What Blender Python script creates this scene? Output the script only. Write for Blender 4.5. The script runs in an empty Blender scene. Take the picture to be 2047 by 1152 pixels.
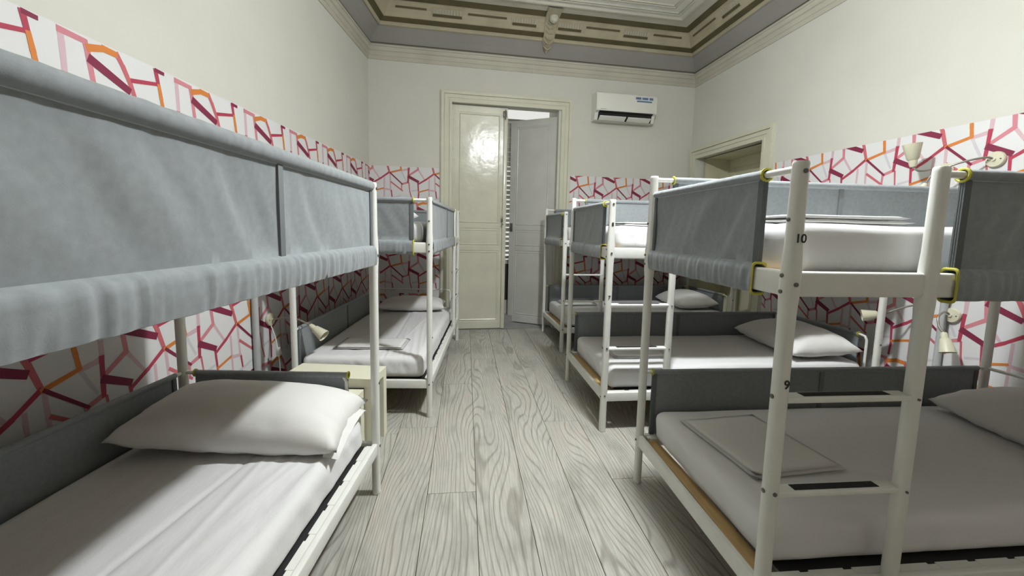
import bpy, bmesh, math, random
from math import sin, cos, pi, radians as R
from mathutils import Vector, Matrix, noise

random.seed(7)
SC = bpy.context.scene
COL = SC.collection

# ------------------------------------------------------------------ camera
cd = bpy.data.cameras.new('camera')
cam = bpy.data.objects.new('camera', cd); COL.objects.link(cam)
F, PITCH, ROLL, H = 820.0, -6.1, 1.26, 1.34
cd.sensor_width = 36.0
cd.lens = F / 2047.0 * 36.0
cd.shift_y = -29.0 / 2047.0
cd.clip_start = 0.02
t = R(PITCH)
fw = Vector((0, cos(t), sin(t))); up = Vector((0, -sin(t), cos(t))); rt = Vector((1, 0, 0))
c, s = cos(R(ROLL)), sin(R(ROLL))
r2 = rt * c + up * s; u2 = up * c - rt * s
M = Matrix((r2, u2, -fw)).transposed().to_4x4()
M.translation = (0, 0, H)
cam.matrix_world = M
SC.camera = cam

# ------------------------------------------------------------------ world, light, exposure
SC.view_settings.view_transform = 'Standard'
SC.view_settings.look = 'None'
SC.view_settings.gamma = 1.0
SC.view_settings.use_curve_mapping = False
SC.view_settings.exposure = 0.0
w = bpy.data.worlds.new('daylight'); SC.world = w; w.use_nodes = True
w.node_tree.nodes['Background'].inputs[0].default_value = (0.97, 0.98, 0.93, 1)
w.node_tree.nodes['Background'].inputs[1].default_value = 0.80
LAMP_POS = (0.765, 2.02, 3.08)
LAMP_STRENGTH = 1040.0
BULB_R = 0.095

# ------------------------------------------------------------------ materials
def nt(name):
    m = bpy.data.materials.new(name); m.use_nodes = True
    n = m.node_tree.nodes; l = m.node_tree.links
    return m, n, l, n['Principled BSDF']

def mat(name, col, rough=0.6, metal=0.0, spec=0.5, bump=0.0, bscale=80.0, var=0.0, vscale=3.0, sheen=0.0, stretch=None, bdist=0.002):
    m, n, l, b = nt(name)
    b.inputs['Base Color'].default_value = (*col, 1)
    b.inputs['Roughness'].default_value = rough
    b.inputs['Metallic'].default_value = metal
    b.inputs['Specular IOR Level'].default_value = spec
    if sheen: b.inputs['Sheen Weight'].default_value = sheen
    if bump or var:
        tc = n.new('ShaderNodeTexCoord')
        mp = n.new('ShaderNodeMapping'); l.new(tc.outputs['Object'], mp.inputs[0])
        if stretch: mp.inputs['Scale'].default_value = stretch
    if var:
        a = n.new('ShaderNodeTexNoise'); a.inputs['Scale'].default_value = vscale; a.inputs['Detail'].default_value = 6
        l.new(mp.outputs[0], a.inputs[0])
        cr = n.new('ShaderNodeValToRGB'); l.new(a.outputs[0], cr.inputs[0])
        cr.color_ramp.elements[0].position = 0.3; cr.color_ramp.elements[1].position = 0.7
        cr.color_ramp.elements[0].color = (*[x * (1 - var) for x in col], 1)
        cr.color_ramp.elements[1].color = (*[min(1, x * (1 + var)) for x in col], 1)
        l.new(cr.outputs[0], b.inputs['Base Color'])
    if bump:
        a = n.new('ShaderNodeTexNoise'); a.inputs['Scale'].default_value = bscale; a.inputs['Detail'].default_value = 5
        l.new(mp.outputs[0], a.inputs[0])
        bp = n.new('ShaderNodeBump'); bp.inputs['Strength'].default_value = bump; bp.inputs['Distance'].default_value = bdist
        l.new(a.outputs[0], bp.inputs['Height']); l.new(bp.outputs[0], b.inputs['Normal'])
    return m

def emat(name, col, st):
    m, n, l, b = nt(name)
    b.inputs['Base Color'].default_value = (0.8, 0.8, 0.8, 1)
    b.inputs['Emission Color'].default_value = (*col, 1); b.inputs['Emission Strength'].default_value = st
    return m

WALLC = (0.70, 0.70, 0.62)
M_WALL = mat('painted_plaster', (0.63, 0.625, 0.565), 0.85, spec=0.2, bump=0.35, bscale=9, var=0.025, vscale=2.5, bdist=0.006)
M_METAL = mat('white_lacquered_steel', (0.74, 0.745, 0.70), 0.36, spec=0.5, var=0.03, vscale=14)
M_FAB = mat('grey_mesh_fabric', (0.245, 0.268, 0.278), 0.8, spec=0.25, bump=0.22, bscale=600, var=0.08, vscale=55, sheen=0.25, stretch=(1, 1, 1), bdist=0.001)
M_STITCH = mat('pale_stitching', (0.46, 0.49, 0.50), 0.8)
M_SEAM = mat('seam_tape', (0.17, 0.19, 0.195), 0.8)
M_BIND = mat('dark_binding_tape', (0.125, 0.14, 0.145), 0.75, spec=0.3, bump=0.4, bscale=300)
M_YEL = mat('yellow_piping', (0.47, 0.44, 0.045), 0.6)
M_SHEET = mat('white_cotton_sheet', (0.72, 0.72, 0.72), 0.8, spec=0.2, bump=0.25, bscale=22, sheen=0.15, stretch=(2.2, 0.7, 1), bdist=0.006)
M_PIL = mat('white_cotton_pillowcase', (0.74, 0.735, 0.71), 0.8, spec=0.2, bump=0.25, bscale=16, sheen=0.15, bdist=0.005)
M_SLAT = mat('birch_slat', (0.50, 0.34, 0.15), 0.5, var=0.12, vscale=6, stretch=(8, 0.6, 1))
M_BLACK = mat('matte_black', (0.012, 0.012, 0.012), 0.8)
M_SCREW = mat('steel_bolt', (0.16, 0.16, 0.14), 0.4, metal=0.6)
M_INK = mat('black_ink', (0.02, 0.02, 0.02), 0.6)
M_CREAM = mat('cream_laminate', (0.74, 0.73, 0.58), 0.45)
M_LAMP = mat('cream_plastic', (0.66, 0.64, 0.48), 0.4)
M_NECK = mat('steel_gooseneck', (0.33, 0.31, 0.27), 0.35, metal=0.7)
M_WHITEP = mat('white_plastic', (0.76, 0.76, 0.70), 0.4)
M_ACDARK = mat('air_outlet_black', (0.012, 0.012, 0.012), 0.6)
M_ACGREY = mat('grey_vane', (0.18, 0.18, 0.15), 0.5)
M_STBLUE = mat('blue_sticker', (0.10, 0.17, 0.30), 0.5)
M_STWHITE = mat('pale_sticker', (0.66, 0.68, 0.70), 0.5)
M_DOOR = mat('old_cream_gloss_paint', (0.62, 0.61, 0.50), 0.22, spec=0.6, bump=0.35, bscale=7, var=0.06, vscale=4, bdist=0.012)
M_DOOR2 = mat('old_grey_gloss_paint', (0.56, 0.56, 0.52), 0.32, spec=0.5, bump=0.3, bscale=7, var=0.06, vscale=4, bdist=0.01)
M_CASE = mat('cream_casing_paint', (0.62, 0.61, 0.49), 0.45, bump=0.3, bscale=10, var=0.05, vscale=4)
M_NICHE = mat('niche_cream_paint', (0.68, 0.65, 0.47), 0.5, var=0.05, vscale=3)
M_SHUT = mat('shutter_white_paint', (0.50, 0.50, 0.47), 0.5)
M_SHUTD = mat('shutter_dark_panel', (0.03, 0.03, 0.03), 0.7)
M_CORN = mat('cornice_plaster', (0.50, 0.48, 0.40), 0.8, bump=0.4, bscale=14, var=0.08, vscale=3)
M_LILAC = mat('lilac_grey_cove_paint', (0.30, 0.288, 0.266), 0.85, bump=0.2, bscale=10, var=0.06, vscale=2)
M_OLIVE = mat('olive_painted_band', (0.085, 0.07, 0.03), 0.8, var=0.15, vscale=5)
M_BEIGE = mat('beige_painted_plaster', (0.40, 0.36, 0.25), 0.8, bump=0.3, bscale=12, var=0.12, vscale=4)
M_CEIL = mat('pale_ceiling_plaster', (0.62, 0.61, 0.55), 0.85, var=0.05, vscale=2)
M_LINE = mat('dark_brown_line', (0.10, 0.08, 0.04), 0.85)
M_TOOTH = mat('plaque_plaster', (0.40, 0.37, 0.29), 0.8)
M_JOINT = mat('floor_joint_dark', (0.03, 0.028, 0.025), 0.9)
M_PIPE = mat('grey_painted_pipe', (0.46, 0.48, 0.48), 0.45, var=0.08, vscale=5)
M_CONC = mat('grey_stone_threshold', (0.30, 0.30, 0.29), 0.7, var=0.1, vscale=8)
M_BULB = emat('lit_opal_bulb', (0.955, 0.985, 1.0), LAMP_STRENGTH)

def floor_mat():
    m, n, l, b = nt('grey_wood_laminate')
    tc = n.new('ShaderNodeTexCoord'); oi = n.new('ShaderNodeObjectInfo')
    mul = n.new('ShaderNodeVectorMath'); mul.operation = 'SCALE'
    cmb = n.new('ShaderNodeCombineXYZ')
    l.new(oi.outputs['Random'], cmb.inputs[0]); l.new(oi.outputs['Random'], cmb.inputs[1]); l.new(oi.outputs['Random'], cmb.inputs[2])
    l.new(cmb.outputs[0], mul.inputs[0]); mul.inputs['Scale'].default_value = 37.0
    add = n.new('ShaderNodeVectorMath'); add.operation = 'ADD'
    l.new(tc.outputs['Object'], add.inputs[0]); l.new(mul.outputs[0], add.inputs[1])
    def noise_(scale, sc, det=2, rough=0.5):
        mp = n.new('ShaderNodeMapping'); mp.inputs['Scale'].default_value = sc
        l.new(add.outputs[0], mp.inputs[0])
        a = n.new('ShaderNodeTexNoise'); a.inputs['Scale'].default_value = scale; a.inputs['Detail'].default_value = det
        a.inputs['Roughness'].default_value = rough
        l.new(mp.outputs[0], a.inputs[0]); return a
    def math(op, a, bb=None, v=None):
        q = n.new('ShaderNodeMath'); q.operation = op; l.new(a, q.inputs[0])
        if bb is not None: l.new(bb, q.inputs[1])
        if v is not None: q.inputs[1].default_value = v
        return q.outputs[0]
    big = noise_(1.0, (4.2, 0.75, 1), 1.2, 0.40)           # contour lines of a stretched field = cathedral grain
    wob = noise_(1.0, (26, 5, 1), 2)
    sx = n.new('ShaderNodeSeparateXYZ'); l.new(add.outputs[0], sx.inputs[0])
    vx = math('MULTIPLY', sx.outputs[0], v=260.0)
    v0 = math('MULTIPLY', big.outputs[0], v=120.0)
    v = math('ADD', v0, vx)
    v2 = math('MULTIPLY', wob.outputs[0], v=1.2)
    v3 = math('ADD', v, v2)
    sn = math('SINE', v3)
    cr = n.new('ShaderNodeValToRGB'); l.new(sn, cr.inputs[0])
    e = cr.color_ramp.elements
    e[0].position = 0.0; e[0].color = (0.46, 0.452, 0.405, 1)
    e[1].position = 1.0; e[1].color = (0.30, 0.29, 0.25, 1)
    x = e.new(0.62); x.color = (0.44, 0.432, 0.385, 1)
    fine = noise_(1.0, (150, 5, 1), 3)
    cf = n.new('ShaderNodeValToRGB'); l.new(fine.outputs[0], cf.inputs[0])
    cf.color_ramp.elements[0].position = 0.3; cf.color_ramp.elements[0].color = (0.80, 0.80, 0.80, 1)
    cf.color_ramp.elements[1].position = 0.65; cf.color_ramp.elements[1].color = (1.08, 1.08, 1.08, 1)
    mx = n.new('ShaderNodeMixRGB'); mx.blend_type = 'MULTIPLY'; mx.inputs[0].default_value = 1
    l.new(cr.outputs[0], mx.inputs[1]); l.new(cf.outputs[0], mx.inputs[2])
    patch = noise_(1.0, (5, 2.2, 1), 4, 0.6)
    cp = n.new('ShaderNodeValToRGB'); l.new(patch.outputs[0], cp.inputs[0])
    cp.color_ramp.elements[0].position = 0.30; cp.color_ramp.elements[0].color = (0.72, 0.72, 0.70, 1)
    cp.color_ramp.elements[1].position = 0.50; cp.color_ramp.elements[1].color = (1, 1, 1, 1)
    y = cp.color_ramp.elements.new(0.72); y.color = (1.04, 0.97, 0.95, 1)
    m2 = n.new('ShaderNodeMixRGB'); m2.blend_type = 'MULTIPLY'; m2.inputs[0].default_value = 1
    l.new(mx.outputs[0], m2.inputs[1]); l.new(cp.outputs[0], m2.inputs[2])
    l.new(m2.outputs[0], b.inputs['Base Color'])
    b.inputs['Roughness'].default_value = 0.42
    bp = n.new('ShaderNodeBump'); bp.inputs['Strength'].default_value = 0.15; bp.inputs['Distance'].default_value = 0.001
    l.new(sn, bp.inputs['Height']); l.new(bp.outputs[0], b.inputs['Normal'])
    return m
M_FLOOR = floor_mat()

# ------------------------------------------------------------------ mesh helpers
class MB:
    """collects shapes, then links them as ONE mesh object"""
    def __init__(self, f=None): self.v = []; self.f = []; self.mi = []; self.fn = f
    def add(self, vs, fs, mi=0):
        o = len(self.v); self.v += [tuple(x) for x in vs]
        self.f += [tuple(i + o for i in q) for q in fs]; self.mi += [mi] * len(fs)
    def box(self, a, b, mi=0, bev=0.0):
        x0, y0, z0 = [min(a[i], b[i]) for i in range(3)]; x1, y1, z1 = [max(a[i], b[i]) for i in range(3)]
        if bev <= 0:
            vs = [(x, y, z) for x in (x0, x1) for y in (y0, y1) for z in (z0, z1)]
            self.add(vs, [(0, 1, 3, 2), (4, 6, 7, 5), (0, 4, 5, 1), (2, 3, 7, 6), (0, 2, 6, 4), (1, 5, 7, 3)], mi); return
        bm = bmesh.new(); bmesh.ops.create_cube(bm, size=1)
        for v in bm.verts: v.co = Vector(((x0 + x1) / 2 + v.co.x * (x1 - x0), (y0 + y1) / 2 + v.co.y * (y1 - y0), (z0 + z1) / 2 + v.co.z * (z1 - z0)))
        bmesh.ops.bevel(bm, geom=bm.edges[:], offset=bev, segments=2, affect='EDGES', profile=0.5)
        bm.verts.index_update()
        self.add([v.co[:] for v in bm.verts], [tuple(v.index for v in f.verts) for f in bm.faces], mi); bm.free()
    def sweep(self, path, sec, mi=0, cap=True, up=Vector((0, 0, 1))):
        """sec: closed list of (a,b) offsets in the plane square to the path"""
        P = [Vector(p) for p in path]; n = len(sec); vs = []
        pa = None
        for i, p in enumerate(P):
            d = (P[min(i + 1, len(P) - 1)] - P[max(i - 1, 0)]).normalized()
            if pa is None:
                ref = up if abs(d.dot(up)) < 0.95 else Vector((1, 0, 0))
                a = d.cross(ref).normalized()
            else:
                a = (pa - d * pa.dot(d)).normalized()
            pa = a; b = a.cross(d).normalized()
            vs += [p + a * x + b * y for x, y in sec]
        fs = []
        for i in range(len(P) - 1):
            for j in range(n):
                fs.append((i * n + j, i * n + (j + 1) % n, (i + 1) * n + (j + 1) % n, (i + 1) * n + j))
        if cap: fs += [tuple(range(n))[::-1], tuple(range((len(P) - 1) * n, len(P) * n))]
        self.add(vs, fs, mi)
    def tube(self, path, r, seg=12, mi=0):
        self.sweep(path, [(r * cos(2 * pi * k / seg), r * sin(2 * pi * k / seg)) for k in range(seg)], mi)
    def lathe(self, prof, org=(0, 0, 0), axis=(0, 0, 1), seg=24, mi=0):
        ax = Vector(axis).normalized(); ref = Vector((0, 0, 1)) if abs(ax.z) < 0.9 else Vector((1, 0, 0))
        a = ax.cross(ref).normalized(); b = ax.cross(a); o = Vector(org); vs = []
        for r, h in prof:
            for k in range(seg):
                th = 2 * pi * k / seg; vs.append(o + ax * h + (a * cos(th) + b * sin(th)) * max(r, 1e-4))
        fs = [(i * seg + j, i * seg + (j + 1) % seg, (i + 1) * seg + (j + 1) % seg, (i + 1) * seg + j) for i in range(len(prof) - 1) for j in range(seg)]
        fs += [tuple(range(seg))[::-1], tuple(range((len(prof) - 1) * seg, len(prof) * seg))]
        self.add(vs, fs, mi)
    def build(self, name, mats, parent=None, smooth=True, angle=40, recalc=True):
        vs = [self.fn(*v) for v in self.v] if self.fn else self.v
        me = bpy.data.meshes.new(name); me.from_pydata([tuple(x) for x in vs], [], self.f)
        if not isinstance(mats, (list, tuple)): mats = [mats]
        for m in mats: me.materials.append(m)
        me.polygons.foreach_set('material_index', self.mi)
        if recalc:
            bm = bmesh.new(); bm.from_mesh(me); bmesh.ops.recalc_face_normals(bm, faces=bm.faces[:]); bm.to_mesh(me); bm.free()
        if smooth:
            me.polygons.foreach_set('use_smooth', [True] * len(me.polygons))
            try: me.set_sharp_from_angle(angle=R(angle))
            except Exception: pass
        me.update()
        o = bpy.data.objects.new(name, me); COL.objects.link(o)
        if parent: o.parent = parent
        return o

def tag(o, label=None, cat=None, group=None, kind=None):
    if label: o['label'] = label
    if cat: o['category'] = cat
    if group: o['group'] = group
    if kind: o['kind'] = kind
    return o
def empty(name, mw, label=None, cat=None, group=None, kind=None):
    o = bpy.data.objects.new(name, None); COL.objects.link(o)
    o.empty_display_size = 0.1; o.matrix_world = mw
    return tag(o, label, cat, group, kind)
def TR(x, y, z=0, rz=0): return Matrix.Translation((x, y, z)) @ Matrix.Rotation(R(rz), 4, 'Z')

def stadium(a, b, r, seg=5):
    """rounded rectangle a x b with corner radius r"""
    pts = []
    for sx, sy, s0 in ((1, 1, 0), (-1, 1, 90), (-1, -1, 180), (1, -1, 270)):
        for k in range(seg):
            th = R(s0 + 90 * k / (seg - 1)); pts.append((sx * (a / 2 - r) + r * cos(th), sy * (b / 2 - r) + r * sin(th)))
    return pts

# ------------------------------------------------------------------ room shell
LB = Vector((-1.78, 5.14)); RB = Vector((2.465, 5.885)); RF = Vector((3.57, -1.6)); LF = Vector((-1.78, -1.6))
POLY = [LB, RB, RF, LF]
def inset(o):
    out = []
    for i in range(4):
        p0, p1, p2 = POLY[i - 1], POLY[i], POLY[(i + 1) % 4]
        d1 = (p1 - p0).normalized(); d2 = (p2 - p1).normalized()
        n1 = Vector((d1.y, -d1.x)); n2 = Vector((d2.y, -d2.x))       # inward (clockwise polygon)
        a = p1 + n1 * o; b = p1 + n2 * o
        den = d1.x * d2.y - d1.y * d2.x
        tt = ((b - a).x * d2.y - (b - a).y * d2.x) / den
        out.append(a + d1 * tt)
    return out
def ring(name, prof, m, parent=None, kind=None, smooth=False, closed=False):
    mb = MB(); n = len(prof)
    for o, z in prof: mb.v += [(p.x, p.y, z) for p in inset(o)]
    for k in range(n if closed else n - 1):
        k2 = (k + 1) % n
        for i in range(4): mb.f.append((k * 4 + i, k * 4 + (i + 1) % 4, k2 * 4 + (i + 1) % 4, k2 * 4 + i)); mb.mi.append(0)
    ob = mb.build(name, m, parent, smooth=smooth, recalc=closed)
    if kind: ob['kind'] = kind
    return ob

def wall(name, p0, p1, holes=(), zt=3.62, th=0.12):
    """wall face along p0->p1 (room on the right hand side), with rectangular holes (u0,u1,z0,z1)"""
    d = (p1 - p0).normalized(); n = Vector((-d.y, d.x)); L = (p1 - p0).length
    def f(u, o, z): return (p0.x + d.x * u + n.x * o, p0.y + d.y * u + n.y * o, z)
    mb = MB(f); e = 0.12
    us = sorted({-e, L + e} | {h[0] for h in holes} | {h[1] for h in holes})
    for a, b in zip(us[:-1], us[1:]):
        hh = [h for h in holes if h[0] <= a + 1e-6 and h[1] >= b - 1e-6]
        z = -0.05
        for h in sorted(hh, key=lambda q: q[2]):
            if h[2] > z: mb.box((a, 0, z), (b, th, h[2]))
            z = h[3]
        mb.box((a, 0, z), (b, th, zt))
    o = mb.build(name, M_WALL, smooth=False); o['kind'] = 'structure'
    return o, d, n
DOOR_H = (0.995, 2.385, -0.05, 2.90)     # back doorway, u from the left corner
NICHE_H = (0.175, 1.415, -0.05, 2.36)    # right hand doorway, u from the back right corner
wl, dL, nL = wall('wall_left', LF, LB)
wb, dB, nB = wall('wall_back', LB, RB, [DOOR_H])
wr, dR, nR = wall('wall_right', RB, RF, [NICHE_H])
wf, dF, nF = wall('wall_front', RF, LF)
def onB(u, o, z): return (LB.x + dB.x * u - nB.x * o, LB.y + dB.y * u - nB.y * o, z)      # o = into the room
def onR(u, o, z): return (RB.x + dR.x * u - nR.x * o, RB.y + dR.y * u - nR.y * o, z)
def onL(u, o, z): return (-1.78 + o, u, z)                                                 # u = world y

# ---- floor of laid planks
fl = MB(); fl.add([(-2.0, -1.8, -0.012), (3.8, -1.8, -0.012), (3.8, 6.1, -0.012), (-2.0, 6.1, -0.012),
                   (-2.0, -1.8, -0.08), (3.8, -1.8, -0.08), (3.8, 6.1, -0.08), (-2.0, 6.1, -0.08)],
                  [(0, 1, 2, 3), (7, 6, 5, 4), (0, 4, 5, 1), (1, 5, 6, 2), (2, 6, 7, 3), (3, 7, 4, 0)])
floor = fl.build('floor', M_JOINT, smooth=False); floor['kind'] = 'structure'
PL_A = 96.5; PW = 0.2465; PLEN = 1.48
vd = Vector((cos(R(PL_A)), sin(R(PL_A)))); wd = Vector((sin(R(PL_A)), -cos(R(PL_A))))
joints = {0: 1.98, 1: 4.14, -1: 2.69, 2: 3.40, 3: 2.72, 4: 2.03}
long_cols = (1, 2)
plank_mesh = {}
def clip_room(pts, eps=0.0):
    """clip polygon to the room outline"""
    for i in range(4):
        a, b = POLY[i], POLY[(i + 1) % 4]; d = (b - a).normalized(); n_ = Vector((d.y, -d.x)); out = []
        for j in range(len(pts)):
            p, q = pts[j], pts[(j + 1) % len(pts)]
            sp, sq = (p - a).dot(n_) + eps, (q - a).dot(n_) + eps
            if sp >= 0: out.append(p)
            if sp * sq < 0: out.append(p + (q - p) * (sp / (sp - sq)))
        pts = out
        if len(pts) < 3: return []
    return pts
g = 0.0013
for cidx in range(-8, 17):
    w0 = 0.065 + cidx * PW - PW
    j0 = joints.get(cidx, (cidx * 0.617 % 1) * PLEN)
    PLn = PLEN * (2 if cidx in long_cols else 1)
    k0 = math.floor((-2.2 - j0) / PLn)
    for k in range(k0, k0 + 7):
        a0 = j0 + k * PLn; a1 = a0 + PLn
        quad = [wd * (w0 + g) + vd * (a0 + g), wd * (w0 + PW - g) + vd * (a0 + g), wd * (w0 + PW - g) + vd * (a1 - g), wd * (w0 + g) + vd * (a1 - g)]
        pts = clip_room(quad, 0.01)
        if len(pts) < 3: continue
        cen = wd * (w0 + PW / 2) + vd * (a0 + PLn / 2)
        rz = R(PL_A - 90)
        full = len(pts) == 4 and all((p - q).length < 1e-4 for p, q in zip(sorted(pts, key=lambda v: (v.x, v.y)), sorted(quad, key=lambda v: (v.x, v.y))))
        def loc(p):
            q = p - cen; return Vector((q.x * cos(-rz) - q.y * sin(-rz), q.x * sin(-rz) + q.y * cos(-rz)))
        if full and PLn in plank_mesh: me = plank_mesh[PLn]
        else:
            L_ = [loc(p) for p in pts]; c0 = sum(L_, Vector((0, 0))) / len(L_); nn = len(L_)
            inn = [p + (c0 - p).normalized() * 0.0022 for p in L_]
            vs = [(p.x, p.y, -0.0105) for p in L_] + [(p.x, p.y, -0.0012) for p in L_] + [(p.x, p.y, 0) for p in inn]
            fs = [(i, (i + 1) % nn, nn + (i + 1) % nn, nn + i) for i in range(nn)] + [(nn + i, nn + (i + 1) % nn, 2 * nn + (i + 1) % nn, 2 * nn + i) for i in range(nn)]
            fs.append(tuple(range(2 * nn, 3 * nn)))
            me = bpy.data.meshes.new('plank'); me.from_pydata(vs, [], fs); me.materials.append(M_FLOOR)
            bm = bmesh.new(); bm.from_mesh(me); bmesh.ops.recalc_face_normals(bm, faces=bm.faces[:]); bm.to_mesh(me); bm.free()
            if full: plank_mesh[PLn] = me
        ob = bpy.data.objects.new('plank', me); COL.objects.link(ob); ob.parent = floor
        ob.location = (cen.x, cen.y, 0); ob.rotation_euler = (0, 0, rz)

# ---- painted, stepped ceiling
cl = MB(); ins = inset(0.60)
cl.add([(p.x, p.y, 3.885) for p in ins] + [(p.x, p.y, 3.98) for p in ins], [(0, 1, 2, 3), (7, 6, 5, 4), (0, 4, 5, 1), (1, 5, 6, 2), (2, 6, 7, 3), (3, 7, 4, 0)])
ceiling = cl.build('ceiling', M_CEIL, smooth=False); ceiling['kind'] = 'structure'
def crow(name, prof, m): return ring(name, prof, m, ceiling, smooth=False)
corn = ring('trim_1', [(-0.01, 3.335), (0.010, 3.335), (0.014, 3.352), (0.014, 3.375), (0.022, 3.380), (0.026, 3.400), (0.026, 3.425), (0.040, 3.432), (0.050, 3.452),
                (0.050, 3.468), (0.062, 3.472), (0.062, 3.490), (-0.01, 3.490)], M_CORN, closed=True); corn['kind'] = 'structure'
crow('cove', [(-0.02, 3.49), (0.03, 3.494), (0.10, 3.572), (0.19, 3.655), (0.19, 3.75)], M_LILAC)
crow('cornice_gap', [(0.044, 3.5085), (0.050, 3.5150)], M_LINE)
crow('cove_moulding', [(0.186, 3.652), (0.194, 3.645), (0.206, 3.650), (0.212, 3.664), (0.212, 3.682), (0.205, 3.70)], M_BEIGE)
crow('olive_band', [(0.203, 3.684), (0.216, 3.686), (0.268, 3.726), (0.268, 3.75)], M_OLIVE)
crow('painted_frieze', [(0.264, 3.716), (0.272, 3.718), (0.280, 3.728), (0.292, 3.752), (0.318, 3.790), (0.352, 3.822), (0.366, 3.830), (0.366, 3.838), (0.380, 3.840), (0.380, 3.87)], M_BEIGE)
crow('olive_band', [(0.376, 3.842), (0.390, 3.845), (0.448, 3.882), (0.448, 3.90)], M_OLIVE)
crow('inner_moulding', [(0.446, 3.876), (0.453, 3.870), (0.50, 3.872), (0.575, 3.872), (0.588, 3.860), (0.606, 3.862), (0.612, 3.89)], M_CORN)
for q in (0.665, 0.70, 0.80, 0.835):
    crow('ceiling_bead', [(q, 3.887), (q + 0.003, 3.876), (q + 0.012, 3.872), (q + 0.019, 3.878), (q + 0.021, 3.887)], M_CORN)
# painted lines, carved plaques and a plaster garland on the frieze (back and right sides)
def fr(on, u, k, lift=0.0):
    """point on the sloping frieze; k=0 low edge .. 1 high edge"""
    o = 0.285 + 0.067 * k; z = 3.735 + 0.088 * k
    return on(u, o + lift * 0.8, z - lift * 0.6)
def slab(mb, on, u0, u1, k0, k1, lift, mi=0, base=-0.02):
    vs = [fr(on, u0, k0, base), fr(on, u1, k0, base), fr(on, u1, k1, base), fr(on, u0, k1, base),
          fr(on, u0, k0, lift), fr(on, u1, k0, lift), fr(on, u1, k1, lift), fr(on, u0, k1, lift)]
    mb.add(vs, [(0, 1, 2, 3), (7, 6, 5, 4), (0, 4, 5, 1), (1, 5, 6, 2), (2, 6, 7, 3), (3, 7, 4, 0)], mi)
def plaque(on, u0, u1):
    mb = MB(); slab(mb, on, u0, u1, 0.15, 0.95, 0.004, 0)
    slab(mb, on, u0 + 0.01, u1 - 0.01, 0.18, 0.42, 0.008, 1)
    nn = int((u1 - u0) / 0.032)
    for i in range(nn):
        a = u0 + 0.012 + (u1 - u0 - 0.024) * i / nn
        slab(mb, on, a + 0.004, a + 0.024, 0.46, 0.90, 0.013, 2)
    o = mb.build('carved_plaque', [M_BEIGE, M_OLIVE, M_TOOTH], ceiling, smooth=False); return o
def line(on, u0, u1):
    mb = MB(); slab(mb, on, u0, u1, 0.62, 0.80, 0.004); mb.build('painted_line', M_LINE, ceiling, smooth=False)
for a, b in ((0.76, 1.11), (1.68, 1.99), (2.24, 2.55), (3.08, 3.42)): plaque(onB, a, b)
for a, b in ((0.36, 0.70), (1.17, 1.62), (2.60, 3.03), (3.48, 3.86)): line(onB, a, b)
for a, b in ((0.95, 1.25), (1.95, 2.25), (2.9, 3.2)): plaque(onR, a, b)
for a, b in ((0.42, 0.86), (1.32, 1.88), (2.32, 2.84)): line(onR, a, b)
gb = MB()
gp = [(0.10, 3.556), (0.13, 3.592), (0.17, 3.628), (0.21, 3.645), (0.25, 3.675), (0.275, 3.70), (0.30, 3.75), (0.335, 3.795), (0.37, 3.825), (0.40, 3.835), (0.45, 3.85), (0.56, 3.862)]
gw = [0.008, 0.034, 0.056, 0.075, 0.07, 0.07, 0.072, 0.074, 0.078, 0.082, 0.085, 0.085]
gu = 2.155
vs = []
for (o, z), wv in zip(gp, gw):
    for du, lf in ((-wv, 0.0), (-wv * 0.8, 0.014), (0, 0.024), (wv * 0.8, 0.014), (wv, 0.0)):
        vs.append(onB(gu + du, o + lf * 0.7, z - lf * 0.7))
gb.add(vs, [(i * 5 + j, i * 5 + j + 1, (i + 1) * 5 + j + 1, (i + 1) * 5 + j) for i in range(len(gp) - 1) for j in range(4)])
for i, (o, z) in enumerate(((0.15, 3.585), (0.20, 3.63), (0.25, 3.66), (0.285, 3.71), (0.31, 3.755), (0.34, 3.79))):
    for sgn in (-1, 1):
        a = Vector(onB(gu + sgn * 0.006, o + 0.02, z - 0.02)); b_ = Vector(onB(gu + sgn * 0.052, o + 0.034, z + 0.012))
        gb.sweep([a, a.lerp(b_, 0.5) + Vector((0, 0, -0.006)), b_], stadium(0.020, 0.012, 0.005, 3))
gb.build('plaster_garland', M_BEIGE, ceiling)
bb = MB(); bb.lathe([(0.0, -0.055), (0.028, -0.048), (0.048, -0.028), (0.055, 0), (0.048, 0.028), (0.028, 0.048), (0, 0.055)], onB(gu + 0.01, 0.42, 3.815), (0, 0, 1), 20)
bb.build('plaster_ball', M_CORN, ceiling)

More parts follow.
